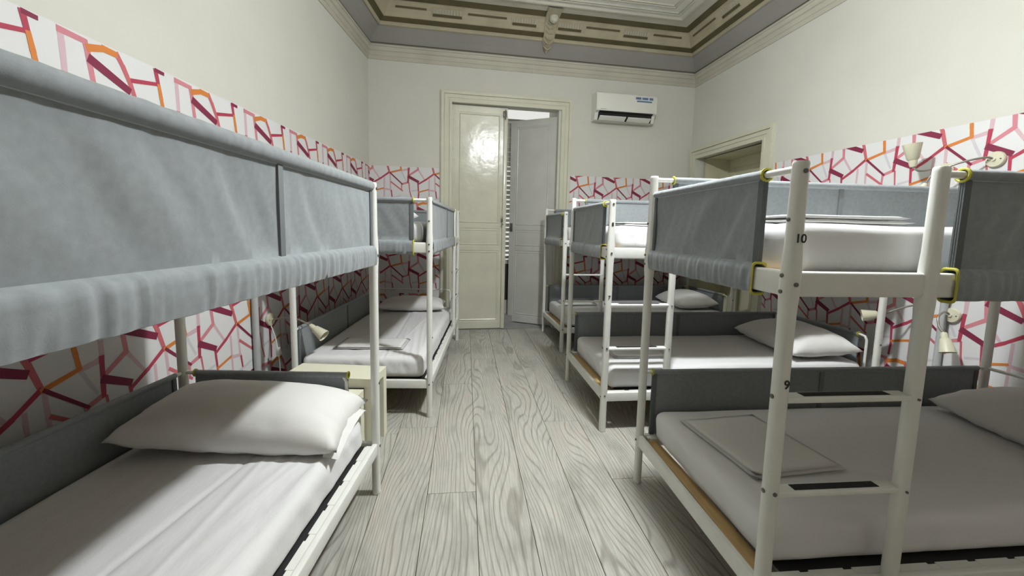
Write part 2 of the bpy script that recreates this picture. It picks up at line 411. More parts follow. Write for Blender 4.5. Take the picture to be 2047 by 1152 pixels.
# ---- wallpaper bands: printed maze of red, pink, maroon and orange strokes (thin paper glued on the walls)
MW = mat('wallpaper_white', (0.70, 0.70, 0.70), 0.7)
MCOL = {'m': (0.21, 0.018, 0.055), 'c': (0.42, 0.045, 0.085), 'r': (0.54, 0.13, 0.15), 'p': (0.60, 0.22, 0.26), 'l': (0.62, 0.44, 0.48), 'g': (0.58, 0.56, 0.59), 'o': (0.64, 0.21, 0.04)}
MKEYS = list(MCOL)
WMATS = [MW] + [mat('wallpaper_ink_' + n_, MCOL[k], 0.65) for k, n_ in zip(MKEYS, ('maroon', 'crimson', 'red', 'pink', 'blush', 'lilac', 'orange'))]
PX, PZ = 0.553, 0.5825
TILE = [  # key, width, points (tile coordinates = wall metres on the left wall)
 ('g', .018, (2.321, .473), (2.400, .490)), ('g', .020, (2.597, .375), (2.735, .410)), ('g', .018, (2.199, .711), (2.250, .601)),
 ('l', .026, (2.292, .905), (2.292, .868), (2.290, .749)), ('l', .020, (2.401, .741), (2.479, .624)), ('l', .020, (2.611, .692), (2.616, .485)),
 ('l', .018, (2.541, .626), (2.537, .366)), ('l', .026, (2.286, .740), (2.194, .722)), ('l', .024, (2.531, .492), (2.624, .480)), ('r', .013, (2.288, .572), (2.298, .470), (2.321, .385)),
 ('p', .026, (2.286, .912), (2.384, .908), (2.391, .865), (2.401, .746)), ('p', .026, (2.401, .741), (2.290, .665)), ('p', .024, (2.277, .580), (2.199, .553)), ('p', .018, (2.199, .553), (2.197, .48)),
 ('r', .026, (2.520, .912), (2.546, .868), (2.575, .80), (2.605, .690)), ('r', .018, (2.622, .578), (2.762, .473)),
 ('c', .024, (2.287, .750), (2.282, .650), (2.277, .576)), ('c', .022, (2.602, .695), (2.500, .620), (2.402, .560)), ('c', .018, (2.399, .592), (2.409, .437), (2.402, .36)),
 ('c', .020, (2.583, .822), (2.722, .852)), ('c', .016, (2.624, .472), (2.633, .396)), ('c', .024, (2.721, .918), (2.730, .850)), ('m', .020, (2.722, .918), (2.765, .916)),
 ('o', .022, (2.606, .690), (2.746, .728), (2.739, .79), (2.732, .850)), ('o', .018, (2.408, .462), (2.531, .498)), ('o', .030, (2.396, .888), (2.462, .910), (2.515, .908)),
 ('m', .040, (2.400, .843), (2.560, .772)), ('m', .038, (2.285, .650), (2.402, .590)), ('m', .017, (2.612, .689), (2.762, .553)),
]
def clipseg(poly, u0, u1, z0, z1):
    for ax, val, sg in ((0, u0, 1), (0, u1, -1), (1, z0, 1), (1, z1, -1)):
        out = []
        for j in range(len(poly)):
            p, q = poly[j], poly[(j + 1) % len(poly)]; sp, sq = (p[ax] - val) * sg, (q[ax] - val) * sg
            if sp >= 0: out.append(p)
            if sp * sq < 0:
                k = sp / (sp - sq); out.append((p[0] + (q[0] - p[0]) * k, p[1] + (q[1] - p[1]) * k))
        poly = out
        if len(poly) < 3: return None
    return poly
def wallpaper(on, u0, u1, z0, z1, du, dz, parent, skew=0.0, px=PX):
    mb = MB(lambda u, o, z: on(u, o, z))
    mb.box((u0, -0.002, z0), (u1, 0.0015, z1), 0)
    def q2(p): return (p[0] + du - skew * (p[1] + dz - 0.7), p[1] + dz)
    lay = 0
    for key, wd_, *pts in TILE:
        lay += 1; mi = 1 + MKEYS.index(key); ht = 0.0018 + lay * 0.00005; cnt = 0
        for zi in range(-3, 5):
            for ui in range(-12, 14):
                P = [q2(((p[0] - 2.3) * px / PX + 2.3 + ui * px, p[1] + zi * PZ)) for p in pts]
                if max(p[0] for p in P) < u0 - .05 or min(p[0] for p in P) > u1 + .05 or max(p[1] for p in P) < z0 or min(p[1] for p in P) > z1: continue
                for a, b in zip(P[:-1], P[1:]):
                    L = math.hypot(b[0] - a[0], b[1] - a[1]); dx, dy = (b[0] - a[0]) / L, (b[1] - a[1]) / L
                    e = wd_ * 0.3; h = wd_ / 2; h2 = h * 0.85
                    poly = [(a[0] - dx * e - dy * h, a[1] - dy * e + dx * h), (a[0] - dx * e + dy * h, a[1] - dy * e - dx * h),
                            (b[0] + dx * e + dy * h2, b[1] + dy * e - dx * h2), (b[0] + dx * e - dy * h2, b[1] + dy * e + dx * h2)]
                    poly = clipseg(poly, u0, u1, z0, z1)
                    cnt += 1; hh = ht + (cnt % 13) * 0.0000035
                    if poly: mb.add([(p[0], hh, p[1]) for p in poly], [tuple(range(len(poly)))], mi)
    o = mb.build('wallpaper_band', WMATS, parent, smooth=False, recalc=False)
    # outward winding: make all normals face the room
    n_room = Vector(on(0, 1, 0)) - Vector(on(0, 0, 0))
    bm = bmesh.new(); bm.from_mesh(o.data); bm.normal_update()
    for f in bm.faces:
        if f.material_index and f.normal.dot(n_room) < 0: f.normal_flip()
    bm.to_mesh(o.data); bm.free()
    return o
wallpaper(onL, -1.6, 5.14, 0.10, 2.095, 0, 0, wl, skew=0.041)
wallpaper(onB, 0.0, 0.850, 0.10, 2.09, 0.477 - 2.293, 1.321, wb, px=0.545)
wallpaper(onB, 2.565, 4.31, 0.10, 2.075, 2.924 - 2.293, 1.242, wb, px=0.545)
wallpaper(onR, 1.545, 7.5, 0.10, 2.085, 0.466, 1.268, wr, px=0.540)

# ---- doorway in the back wall: casing, two leaves, reveal and louvred shutter
def casing(name, on, u0, u1, zt, wd_, m, th=0.035):
    mb = MB(lambda u, o, z: on(u, o, z))
    for (a, b, t_) in ((0, wd_, th * 0.55), (wd_ * 0.08, wd_ * 0.30, th), (wd_ * 0.36, wd_ * 0.62, th * 0.75), (wd_ * 0.80, wd_ * 0.98, th * 0.9)):
        # a,b measured from the outer edge inward; mitred frame
        for side in (0, 1, 2):
            if side == 0: P = [(u0 + a, 0), (u0 + b, 0), (u0 + b, zt - b), (u0 + a, zt - a)]
            elif side == 1: P = [(u1 - b, 0), (u1 - a, 0), (u1 - a, zt - a), (u1 - b, zt - b)]
            else: P = [(u0 + a, zt - a), (u0 + b, zt - b), (u1 - b, zt - b), (u1 - a, zt - a)]
            vs = [(p[0], -0.01, p[1]) for p in P] + [(p[0], t_, p[1]) for p in P]
            mb.add(vs, [(0, 1, 2, 3), (7, 6, 5, 4), (0, 4, 5, 1), (1, 5, 6, 2), (2, 6, 7, 3), (3, 7, 4, 0)])
    o = mb.build(name, m, smooth=False); o['kind'] = 'structure'; return o
casing('trim_2', onB, 0.856, 2.560, 3.045, 0.145, M_CASE)
rv = MB(lambda u, o, z: onB(u, o, z))
u0, u1 = DOOR_H[0], DOOR_H[1]
rv.box((u0 - 0.05, -0.50, -0.05), (u0, -0.10, 3.30)); rv.box((u1, -0.50, -0.05), (u1 + 0.05, -0.10, 3.30)); rv.box((u0 - 0.05, -0.50, 3.20), (u1 + 0.05, -0.10, 3.30))
o = rv.build('trim_3', M_WALL, wb, smooth=False)
rvf = MB(lambda u, o, z: onB(u, o, z)); rvf.box((u0, -0.60, -0.05), (u1, -0.0, 0.0)); rvf.box((u0, -0.60, 0.0), (u1, -0.42, 0.10))
rvf.build('threshold', M_CONC, wb, smooth=False)

def door_leaf(name, W_, H_, m, panels, handle_side, th=0.04):
    """leaf in local coords: x 0..W_, room face at y=0 (normal -y), z up"""
    root = MB()
    root.box((0, 0.006, 0), (W_, th, H_))
    st = 0.085
    zs = panels
    # stiles and rails stand proud of the panels
    root.box((0, 0, 0), (st, 0.02, H_), bev=0.002); root.box((W_ - st, 0, 0), (W_, 0.02, H_), bev=0.002)
    edges = [0] + [z for p in zs for z in p] + [H_]
    for a, b in zip(edges[0::2], edges[1::2]): root.box((st, 0, a), (W_ - st, 0.02, b), bev=0.002)
    o = root.build(name, m, smooth=False)
    for a, b in zs:
        pm = MB()
        x0, x1 = st + 0.012, W_ - st - 0.012; z0, z1 = a + 0.012, b - 0.012
        for ins_, y in ((0.0, 0.003),): pass
        vs = [(x0, 0.006, z0), (x1, 0.006, z0), (x1, 0.006, z1), (x0, 0.006, z1)]
        q = 0.018
        vs += [(x0 + q * .5, -0.001, z0 + q * .5), (x1 - q * .5, -0.001, z0 + q * .5), (x1 - q * .5, -0.001, z1 - q * .5), (x0 + q * .5, -0.001, z1 - q * .5)]
        vs += [(x0 + q, 0.004, z0 + q), (x1 - q, 0.004, z0 + q), (x1 - q, 0.004, z1 - q), (x0 + q, 0.004, z1 - q)]
        fs = []
        for k in (0, 4): fs += [(k + i, k + (i + 1) % 4, k + 4 + (i + 1) % 4, k + 4 + i) for i in range(4)]
        # wavy old paint on the panel face
        nx, nz = 10, max(4, int((z1 - z0) / 0.06)); base = len(vs)
        for j in range(nz + 1):
            for i in range(nx + 1):
                x = x0 + q + (x1 - x0 - 2 * q) * i / nx; z = z0 + q + (z1 - z0 - 2 * q) * j / nz
                ed = min(i, nx - i, 1) * min(j, nz - j, 1)
                vs.append((x, 0.004 - ed * 0.0022 * noise.noise(Vector((x * 5, z * 4, W_ * 9))), z))
        for j in range(nz):
            for i in range(nx):
                p = base + j * (nx + 1) + i; fs.append((p, p + 1, p + nx + 2, p + nx + 1))
        pm.add(vs, fs); pm.build('door_panel', m, o)
    return o
PAN = [(0.10, 1.05), (1.11, 1.34), (1.40, 2.80)]
dl = door_leaf('door_1', 0.715, 2.885, M_DOOR, PAN, 1); dl['kind'] = 'structure'
dl.matrix_world = TR(*onB(0.998, -0.030, 0)[:2], 0.008, 10.6)
ast = MB(); ast.box((0.665, -0.028, 0.0), (0.715, -0.002, 2.78), bev=0.006); ast.build('astragal', M_DOOR, dl)
la = MB(); la.box((0.655, -0.034, 2.765), (0.70, -0.003, 2.84), bev=0.004); la.tube([(0.68, -0.045, 2.73), (0.68, -0.045, 2.85)], 0.008); la.build('top_latch', M_SCREW, dl)
la = MB(); la.box((0.650, -0.035, 1.43), (0.672, -0.026, 1.50), bev=0.003); la.lathe([(0.004, 0), (0.004, 0.02), (0.011, 0.024), (0.012, 0.036), (0.004, 0.042)], (0.661, -0.030, 1.40), (0, -1, 0), 14); la.build('knob', M_SCREW, dl)
dr = door_leaf('door_2', 0.665, 2.83, M_DOOR2, [(0.10, 1.03), (1.09, 1.32), (1.38, 2.74)], 0); dr['kind'] = 'structure'
for ch in list(dr.children): pass
hx, hy, _ = onB(2.383, -0.09, 0)
# right leaf swings outward: its room face runs from the free edge (left) to the hinge (right)
ang = -24.0
fx, fy = hx - 0.665 * cos(R(ang)), hy - 0.665 * sin(R(ang))
dr.matrix_world = TR(fx, fy, 0.012, ang)
la = MB(); la.box((0.015, -0.008, 1.30), (0.055, 0.0, 1.42), bev=0.003); la.lathe([(0.005, 0), (0.005, 0.018), (0.012, 0.024), (0.012, 0.036), (0.004, 0.04)], (0.035, -0.008, 1.35), (0, -1, 0), 14); la.build('knob', M_SCREW, dr)
la = MB(); la.lathe([(0.014, 0), (0.014, 0.006), (0.008, 0.008)], (0.57, 0, 1.20), (0, -1, 0), 14); la.build('keyhole_cover', M_SCREW, dr)

# louvred shutter outside (window_1): frame, slats, lower panel
sh = MB(lambda u, o, z: onB(u, o, z))
for a, b in ((u0, u0 + 0.06), ((u0 + u1) / 2 - 0.30, (u0 + u1) / 2 - 0.24), ((u0 + u1) / 2 + 0.22, (u0 + u1) / 2 + 0.28), (u1 - 0.06, u1)): sh.box((a, -0.60, 0.10), (b, -0.56, 2.90))
for a, b in ((0.10, 0.30), (0.84, 0.90), (2.84, 2.90)): sh.box((u0, -0.60, a), (u1, -0.56, b))
shut = sh.build('window_1', M_SHUT, smooth=False); shut['kind'] = 'structure'
pn = MB(lambda u, o, z: onB(u, o, z)); pn.box((u0 + 0.06, -0.59, 0.30), (u1 - 0.06, -0.575, 0.84)); pn.build('shutter_panel', M_SHUTD, shut, smooth=False)
sm = None
cu = (u0 + u1) / 2; nsl = 29
for i in range(nsl):
    z = 0.935 + i * 0.067
    if sm is None:
        mb = MB(); mb.box((-0.69, -0.004, -0.033), (0.69, 0.004, 0.033)); ob = mb.build('slat', M_SHUT, shut, smooth=False); sm = ob.data
    else:
        ob = bpy.data.objects.new('slat', sm); COL.objects.link(ob); ob.parent = shut
    px_, py_, _z = onB(cu, -0.58, 0)
    tilt = 52 + (8 * sin(i * 1.7)) if i < 20 else 30 + 6 * sin(i * 2.3)
    ob.matrix_local = Matrix.Translation((px_, py_, z)) @ Matrix.Rotation(R(10), 4, 'Z') @ Matrix.Rotation(R(tilt), 4, 'X')

# ---- doorway / niche in the right wall
casing('trim_4', onR, 0.018, 1.535, 2.500, 0.150, M_CASE)
ni = MB(lambda u, o, z: onR(u, o, z))
a, b, zt = NICHE_H[0], NICHE_H[1], NICHE_H[3]
ni.box((a - 0.04, -0.56, -0.05), (a, -0.09, zt + 0.04)); ni.box((b, -0.56, -0.05), (b + 0.04, -0.09, zt + 0.04)); ni.box((a - 0.04, -0.56, zt), (b + 0.04, -0.09, zt + 0.04))
ni.build('reveal', M_NICHE, wr, smooth=False)
nd = MB(lambda u, o, z: onR(u, o, z))
nd.box((a, -0.56, -0.02), (b, -0.50, zt))
nd.box((a, -0.50, 0), (a + 0.10, -0.485, zt)); nd.box((b - 0.10, -0.50, 0), (b, -0.485, zt)); nd.box((a + 0.10, -0.50, zt - 0.12), (b - 0.10, -0.485, zt)); nd.box((a + 0.57, -0.50, 0), (a + 0.67, -0.485, zt - 0.12)); nd.box((a + 0.1, -0.50, 1.0), (b - 0.1, -0.485, 1.12))
o = nd.build('door_3', M_NICHE, smooth=False); o['kind'] = 'structure'

# ---- unseen dark wooden door, added behind the camera to cut bounced light
M_WOOD = mat('brown_varnished_wood', (0.16, 0.085, 0.04), 0.4, var=0.2, vscale=4, stretch=(6, 6, 0.6))
fd = MB(); fd.box((-0.55, -1.60, 0), (1.75, -1.555, 2.75), bev=0.004)
d4 = fd.build('unseen_dark_door', M_WOOD, smooth=False); d4['kind'] = 'structure'
for a_, b_ in ((-0.45, 0.53), (0.67, 1.65)):
    for z0_, z1_ in ((0.15, 1.0), (1.15, 2.6)):
        pm = MB(); pm.box((a_, -1.556, z0_), (b_, -1.535, z1_), bev=0.008); pm.build('door_panel', M_WOOD, d4, smooth=False)

# ------------------------------------------------------------------ lamp that lights the room (hangs just above the frame)
lp = empty('pendant_lamp', TR(*LAMP_POS), 'pendant with a saucer-shaped opal glass hanging from the ceiling over the aisle', 'lamp')
mb = MB(); mb.lathe([(BULB_R * sin(pi * k / 14), -BULB_R * 0.33 * cos(pi * k / 14)) for k in range(15)], (0, 0, 0), seg=24); mb.build('bulb', M_BULB, lp)
mb = MB(); mb.lathe([(0.018, 0.028), (0.022, 0.035), (0.022, 0.10), (0.012, 0.115), (0.004, 0.12)], seg=16); mb.build('socket', M_WHITEP, lp)
mb = MB(); mb.tube([(0, 0, 0.115), (0, 0, 3.885 - LAMP_POS[2])], 0.004, 8); mb.build('cord', M_WHITEP, lp)
mb = MB(); mb.lathe([(0.05, 3.885 - LAMP_POS[2]), (0.045, 3.86 - LAMP_POS[2]), (0.015, 3.84 - LAMP_POS[2])], seg=20); mb.build('ceiling_rose', M_WHITEP, lp)

# ------------------------------------------------------------------ bunk beds
W, LG = 0.93, 2.03
ZA, ZB, ZU, ZUB, ZL, ZLG, UC = 1.62, 1.545, 1.240, 1.168, 0.272, 0.622, 0.43

def ns(x, y, z): return noise.noise(Vector((x, y, z)))

def guard(f, s0, s1, zt, zb0, zb1, seed, end, nseg, amp=0.012, rs=0.021, bulge=True, seams=(), hw=0.0255):
    streak = 1.0
    """cloth guard hung from a rail at height zt down to the lower rail (zb0..zb1). f(s,n,z)->(u,v,z); n outward.
    end: which ends carry yellow piping ('a','b','ab','')"""
    prof = []
    # outer face, bottom to top
    K = 9
    if bulge:
        prof_out = [(hw * 0.4, zb0 - 0.006, 'b'), (hw, zb0 - 0.001, 'b'), (hw + 0.003, zb0 + 0.02, 'b'), (hw + 0.004, (zb0 + zb1) / 2, 'b'), (hw + 0.003, zb1 - 0.018, 'b'), (hw, zb1 - 0.003, 'b'), (hw * 0.6, zb1 + 0.005, 'b')]
        zp0 = zb1 + 0.010
    else:
        prof_out = [(0.003, zb0, 'p')]; zp0 = zb0 + 0.02
    zp1 = zt - rs * 0.95
    for k in range(K + 1): prof_out.append((0.003, zp0 + (zp1 - zp0) * k / K, 'p'))
    for th in (-50, -20, 15, 50, 80): prof_out.append((rs * cos(R(th)), zt + rs * sin(R(th)), 't'))
    sec = prof_out + [(-n_, z, k) for n_, z, k in reversed(prof_out)]
    ns_ = len(sec)
    vs = []
    for i in range(nseg + 1):
        s_ = s0 + (s1 - s0) * i / nseg
        es = min(1, min(i, nseg - i) / (nseg * 0.06 + 1e-6))
        for q_ in seams: es = min(es, abs(s_ - q_) / 0.07)
        for n_, z, k in sec:
            d = 0; dz = 0
            if k == 'p':
                tz = max(0, min(1, (z - zp0) / (zp1 - zp0)))
                fade = math.sin(pi * tz) ** 0.7 if 0 < tz < 1 else 0
                q = s_ + 0.55 * (z - zp0) * (1 if seed % 2 else -1)     # slanting folds
                d = amp * fade * es * (0.9 * ns(q * 6.5, z * 1.3, seed) + 0.9 * ns(q * 2.2, z * 2.5, seed + 5) + 0.35 * ns(q * 17, z * 3, seed + 9))
                low = max(0, 1 - tz * 2.6) ; d += streak * 0.006 * low * fade * es * ns(q * 24, z * 2, seed + 3)
            elif k == 'b' and n_ > 0:
                d = 0.0075 * ns(s_ * 46, z * 5, seed + 11) + 0.004 * ns(s_ * 15, z * 9, seed)
                dz = 0.002 * ns(s_ * 20, 3, seed)
            elif k == 't': d = 0.0016 * ns(s_ * 40, z * 20, seed + 2); dz = 0.0012 * ns(s_ * 30, 1, seed)
            vs.append(f(s_, n_ + d, z + dz))
    fs = []
    for i in range(nseg):
        for j in range(ns_):
            fs.append((i * ns_ + j, i * ns_ + (j + 1) % ns_, (i + 1) * ns_ + (j + 1) % ns_, (i + 1) * ns_ + j))
    return vs, fs, sec

def bar(mb, f, a, b, z0, z1, n0, n1, bev=0.008):
    """rectangular rail from s=a to b with rounded long edges"""
    r = bev; sec = stadium(n1 - n0, z1 - z0, r, 4); nc, zc = (n0 + n1) / 2, (z0 + z1) / 2
    vs = [f(s_, nc + x, zc + y) for s_ in (a, b) for x, y in sec]; n = len(sec)
    mb.add(vs, [(j, (j + 1) % n, n + (j + 1) % n, n + j) for j in range(n)] + [tuple(range(n))[::-1], tuple(range(n, 2 * n))])
def rod(mb, f, a, b, z, r, n_=0.0, seg=12):
    vs = [f(s_, n_ + r * cos(2 * pi * k / seg), z + r * sin(2 * pi * k / seg)) for s_ in (a, b) for k in range(seg)]
    mb.add(vs, [(j, (j + 1) % seg, seg + (j + 1) % seg, seg + j) for j in range(seg)] + [tuple(range(seg))[::-1], tuple(range(seg, 2 * seg))])

def fbox(mb, f, a, b, n0, n1, z0, z1):
    vs = [f(s_, n_, z) for s_ in (a, b) for n_ in (n0, n1) for z in (z0, z1)]
    mb.add(vs, [(0, 1, 3, 2), (4, 6, 7, 5), (0, 4, 5, 1), (2, 3, 7, 6), (0, 2, 6, 4), (1, 5, 7, 3)])

def bolt(mb, f, s_, n_, z, r=0.0065, sgn=1):
    """small bolt head on the face n=n_ pointing outward"""
    seg = 10; vs = []
    for dn, rr in ((-0.002, r), (0.0025, r), (0.0035, r * 0.6)):
        for k in range(seg): vs.append(f(s_ + rr * cos(2 * pi * k / seg), n_ + dn * sgn, z + rr * sin(2 * pi * k / seg)))
    mb.add(vs, [(i * seg + j, i * seg + (j + 1) % seg, (i + 1) * seg + (j + 1) % seg, (i + 1) * seg + j) for i in range(2) for j in range(seg)] + [tuple(range(2 * seg, 3 * seg))])

def digits(txt, size, bed, m3, name='bed_number'):
    cu_ = bpy.data.curves.new('t', 'FONT'); cu_.body = txt; cu_.size = size; cu_.extrude = 0.0004; cu_.align_x = 'CENTER'; cu_.align_y = 'CENTER'
    cu_.offset = 0.0006
    to = bpy.data.objects.new('t', cu_); COL.objects.link(to)
    dg = bpy.context.evaluated_depsgraph_get(); me = bpy.data.meshes.new_from_object(to.evaluated_get(dg))
    bpy.data.objects.remove(to); bpy.data.curves.remove(cu_)
    me.name = name; me.materials.clear(); me.materials.append(M_INK)
    o = bpy.data.objects.new(name, me); COL.objects.link(o); o.parent = bed; o.matrix_local = m3
    return o

def bunk_bed(mw, kind, label, opts):
    """kind: 'R' (foot end to the aisle), 'L1' (long side to the aisle, ladder near), 'L2' (long side to the aisle, ladder far)
    u along the length from the ladder end, v from the tall side (0) to the ladder side (W)"""
    bed = empty('bunk_bed', mw, label, 'bed', 'white steel bunk beds with grey fabric guards')
    if kind == 'R': P = lambda u, v, z: (u, -v, z)
    elif kind == 'L1': P = lambda u, v, z: (v - W, u - LG, z)
    else: P = lambda u, v, z: (v - W, LG - u, z)
    seed = opts.get('seed', 1)
    # side functions: s along the side, n outward
    side_lad = lambda s_, n_, z: P(s_, W + n_, z)
    side_tall = lambda s_, n_, z: P(s_, -n_, z)
    end0 = lambda s_, n_, z: P(-n_, s_, z)
    end1 = lambda s_, n_, z: P(LG + n_, s_, z)
    # posts
    for (u, v, zt, big) in ((0, 0, ZA, 0), (LG, 0, ZA, 0), (0, W, ZB, 1), (LG, W, ZB, 1)):
        mb = MB(lambda x, y, z, u=u, v=v: P(u + x, v + y, z))
        a, b = (0.040, 0.040) if not big else (0.044, 0.038)
        lvl = [(0, 0.80), (0.012, 0.92), (0.02, 0.95), (1.05, 1.0), (1.11, 1.02), (ZUB - 0.02, 1.18), (ZUB + 0.01, 1.24), (ZU + 0.01, 1.24), (ZU + 0.05, 1.02), (zt - 0.012, 0.94), (zt - 0.004, 0.92), (zt, 0.82)]
        if big: lvl = [(0, 0.82), (0.012, 0.96), (0.02, 1.0), (1.05, 1.0), (ZUB - 0.04, 1.04), (ZUB + 0.01, 1.16), (ZU + 0.01, 1.16), (ZU + 0.07, 1.0), (zt - 0.016, 0.92), (zt - 0.006, 0.96), (zt, 0.86)]
        sec = stadium(a, b, min(a, b) * 0.42, 5); n = len(sec); vs = []
        for z, k in lvl: vs += [(x * k, y * k, z) for x, y in sec]
        mb.add(vs, [(i * n + j, i * n + (j + 1) % n, (i + 1) * n + (j + 1) % n, (i + 1) * n + j) for i in range(len(lvl) - 1) for j in range(n)] + [tuple(range(n))[::-1], tuple(range((len(lvl) - 1) * n, len(lvl) * n))])
        mb.build('post', M_METAL, bed)
        fb = MB(lambda x, y, z, u=u, v=v: P(u + x, v + y, z)); fb.lathe([(0.020, -0.0), (0.022, 0.004), (0.021, 0.016)], seg=12); fb.build('foot_cap', M_WHITEP, bed)
    # bolts
    mb = MB()
    for v, f in ((W, side_lad), (0, side_tall)):
        zt = ZB if v else ZA
        for s_ in (0, LG):
            for z in (zt - 0.028, (ZU + ZUB) / 2, ZL - 0.02, 0.576 + 0.0):
                bolt(mb, f, s_, 0.0235 if (ZUB - .02 < z < ZU + .02) else 0.0195, z)
    for f in (end0, end1):
        for s_ in (0, W):
            for z in (ZU - 0.012, ZUB + 0.014, ZL - 0.03, 1.385):
                bolt(mb, f, s_ , 0.0265 if z > 1.1 and z < 1.3 else 0.0215, z, 0.006)
    mb.build('bolt_heads', M_SCREW, bed)['kind'] = 'stuff'
    # upper frame rails and lower frame rails
    for nm, f, a, b in (('side_rail', side_lad, 0, LG), ('side_rail', side_tall, 0, LG), ('end_rail', end0, 0, W), ('end_rail', end1, 0, W)):
        e = 0.018
        mb = MB(); bar(mb, f, a + e, b - e, ZUB, ZU, -0.015, 0.015); mb.build(nm, M_METAL, bed)
        mb = MB(); bar(mb, f, a + e, b - e, ZL - 0.062, ZL, -0.012, 0.013, 0.006); mb.build(nm, M_METAL, bed)
    # inner ledges that carry the slats, with scalloped brackets
    for zb in (ZUB, ZL - 0.062):
        for f in (side_lad, side_tall):
            mb = MB(); fbox(mb, f, 0.03, LG - 0.03, -0.036, -0.012, zb + 0.050, zb + 0.055)
            for k in range(13):
                s_ = 0.10 + k * (LG - 0.2) / 12; fbox(mb, f, s_ - 0.060, s_ + 0.060, -0.042, -0.012, zb + 0.018, zb + 0.056)
            mb.build('slat_ledge', M_METAL, bed, smooth=False)
        nm = 15; sl = None
        for k in range(nm):
            u = 0.050 + k * (LG - 0.10) / (nm - 1)
            if sl is None:
                mb = MB(); vs = []
                for i in range(7):
                    v = 0.03 + (W - 0.06) * i / 6; zz = 0.010 * math.sin(pi * i / 6)
                    for du, dz_ in ((-0.028, 0), (0.028, 0), (0.028, 0.010), (-0.028, 0.010)): vs.append(P(du, v, zz + dz_))
                mb.add(vs, [(i * 4 + j, i * 4 + (j + 1) % 4, (i + 1) * 4 + (j + 1) % 4, (i + 1) * 4 + j) for i in range(6) for j in range(4)] + [(3, 2, 1, 0), (24, 25, 26, 27)])
                o = mb.build('slat', M_SLAT, bed); sl = o.data; base = Vector(P(0, 0, 0))
            else:
                o = bpy.data.objects.new('slat', sl); COL.objects.link(o); o.parent = bed
            o.location = Vector(P(u, 0, zb + 0.030)) - base
    # near-black sheet added under the mattresses; its colour puts shade in the rail gaps
    for zb in (ZUB, ZL - 0.062):
        mb = MB(); vs = [P(u, v, z) for z in (zb + 0.0505, zb + 0.052) for u, v in ((0.10, 0.03), (LG - 0.03, 0.03), (LG - 0.03, W - 0.030), (0.10, W - 0.030))]
        mb.add(vs, [(0, 1, 2, 3), (7, 6, 5, 4), (0, 4, 5, 1), (1, 5, 6, 2), (2, 6, 7, 3), (3, 7, 4, 0)])
        mb.build('gap_shade_sheet', M_BLACK, bed, smooth=False)
    # top rails of the upper guard
    ZT0 = ZB - 0.020; ZTT = ZA - 0.018
    mb = MB(); rod(mb, side_tall, 0.0, LG, ZTT, 0.011); mb.build('guard_rail', M_METAL, bed)
    mb = MB(); rod(mb, side_lad, UC, LG, ZT0, 0.011); mb.build('guard_rail', M_METAL, bed)
    mb = MB(); rod(mb, end0, 0, W, ZT0, 0.011); mb.build('guard_rail', M_METAL, bed)
    mb = MB(); rod(mb, end1, 0, W, ZT0, 0.011); mb.build('guard_rail', M_METAL, bed)
    # upright hoops at the ends of the cloth
    # lower guard frame: tall side full length and end1
    mb = MB(); rod(mb, side_tall, 0.0, LG, ZLG - 0.008, 0.009); rod(mb, lambda s_, n_, z: P(0.022 , -0.0 + n_, s_) if False else P(0.05, 0 + n_, z), 0, 0.0001, ZLG, 0.0001)
    mb.build('lower_guard_rail', M_METAL, bed)
    mb = MB(); mb.fn = None
    eu = 0 if kind == 'L2' else LG
    bd = opts.get('bend', 0.86)
    pth = [P(eu, 0.0, ZLG - 0.008), P(eu, W * bd, ZLG - 0.008), P(eu, W * (bd + 0.035), ZLG - 0.014), P(eu, W * (bd + 0.05), ZLG - 0.04), P(eu, W * (bd + 0.05), ZL - 0.02)]
    mb.tube(pth, 0.009, 10); mb.build('lower_guard_rail', M_METAL, bed)
    # ladder
    mb = MB(lambda x, y, z: P(UC + x, W + y, z)); sec = stadium(0.044, 0.036, 0.015, 5); n = len(sec); vs = []
    lvl = [(ZL - 0.09, 0.9), (ZL - 0.08, 1), (1.10, 1.0), (ZUB - 0.02, 1.1), (ZU + 0.01, 1.1), (ZU + 0.06, 0.98), (ZB - 0.014, 0.92), (ZB - 0.004, 0.9), (ZB, 0.78)]
    for z, k in lvl: vs += [(x * k, y * k + 0.004, z) for x, y in sec]
    mb.add(vs, [(i * n + j, i * n + (j + 1) % n, (i + 1) * n + (j + 1) % n, (i + 1) * n + j) for i in range(len(lvl) - 1) for j in range(n)] + [tuple(range(n))[::-1], tuple(range((len(lvl) - 1) * n, len(lvl) * n))])
    mb.build('ladder_post', M_METAL, bed)
    for z in (0.872, 0.578):
        mb = MB(); a, b = 0.015, UC - 0.015
        bar(mb, side_lad, a, b, z - 0.018, z, -0.030, 0.017, 0.006)
        rg = mb.build('rung', M_METAL, bed)
        mb = MB(); bar(mb, side_lad, a + 0.06, b - 0.06, z - 0.002, z + 0.0012, -0.022, 0.006, 0.001); mb.build('grip_slot', M_BLACK, rg)
        mb = MB(); bolt(mb, end0, W, 0.0215, z + 0.0, 0.007); bolt(mb, side_lad, UC, 0.024, z - 0.01, 0.004); mb.build('rung_bolts', M_SCREW, bed)['kind'] = 'stuff'
    RS = opts.get('rs', 0.0165); HW = opts.get('hw', 0.019)
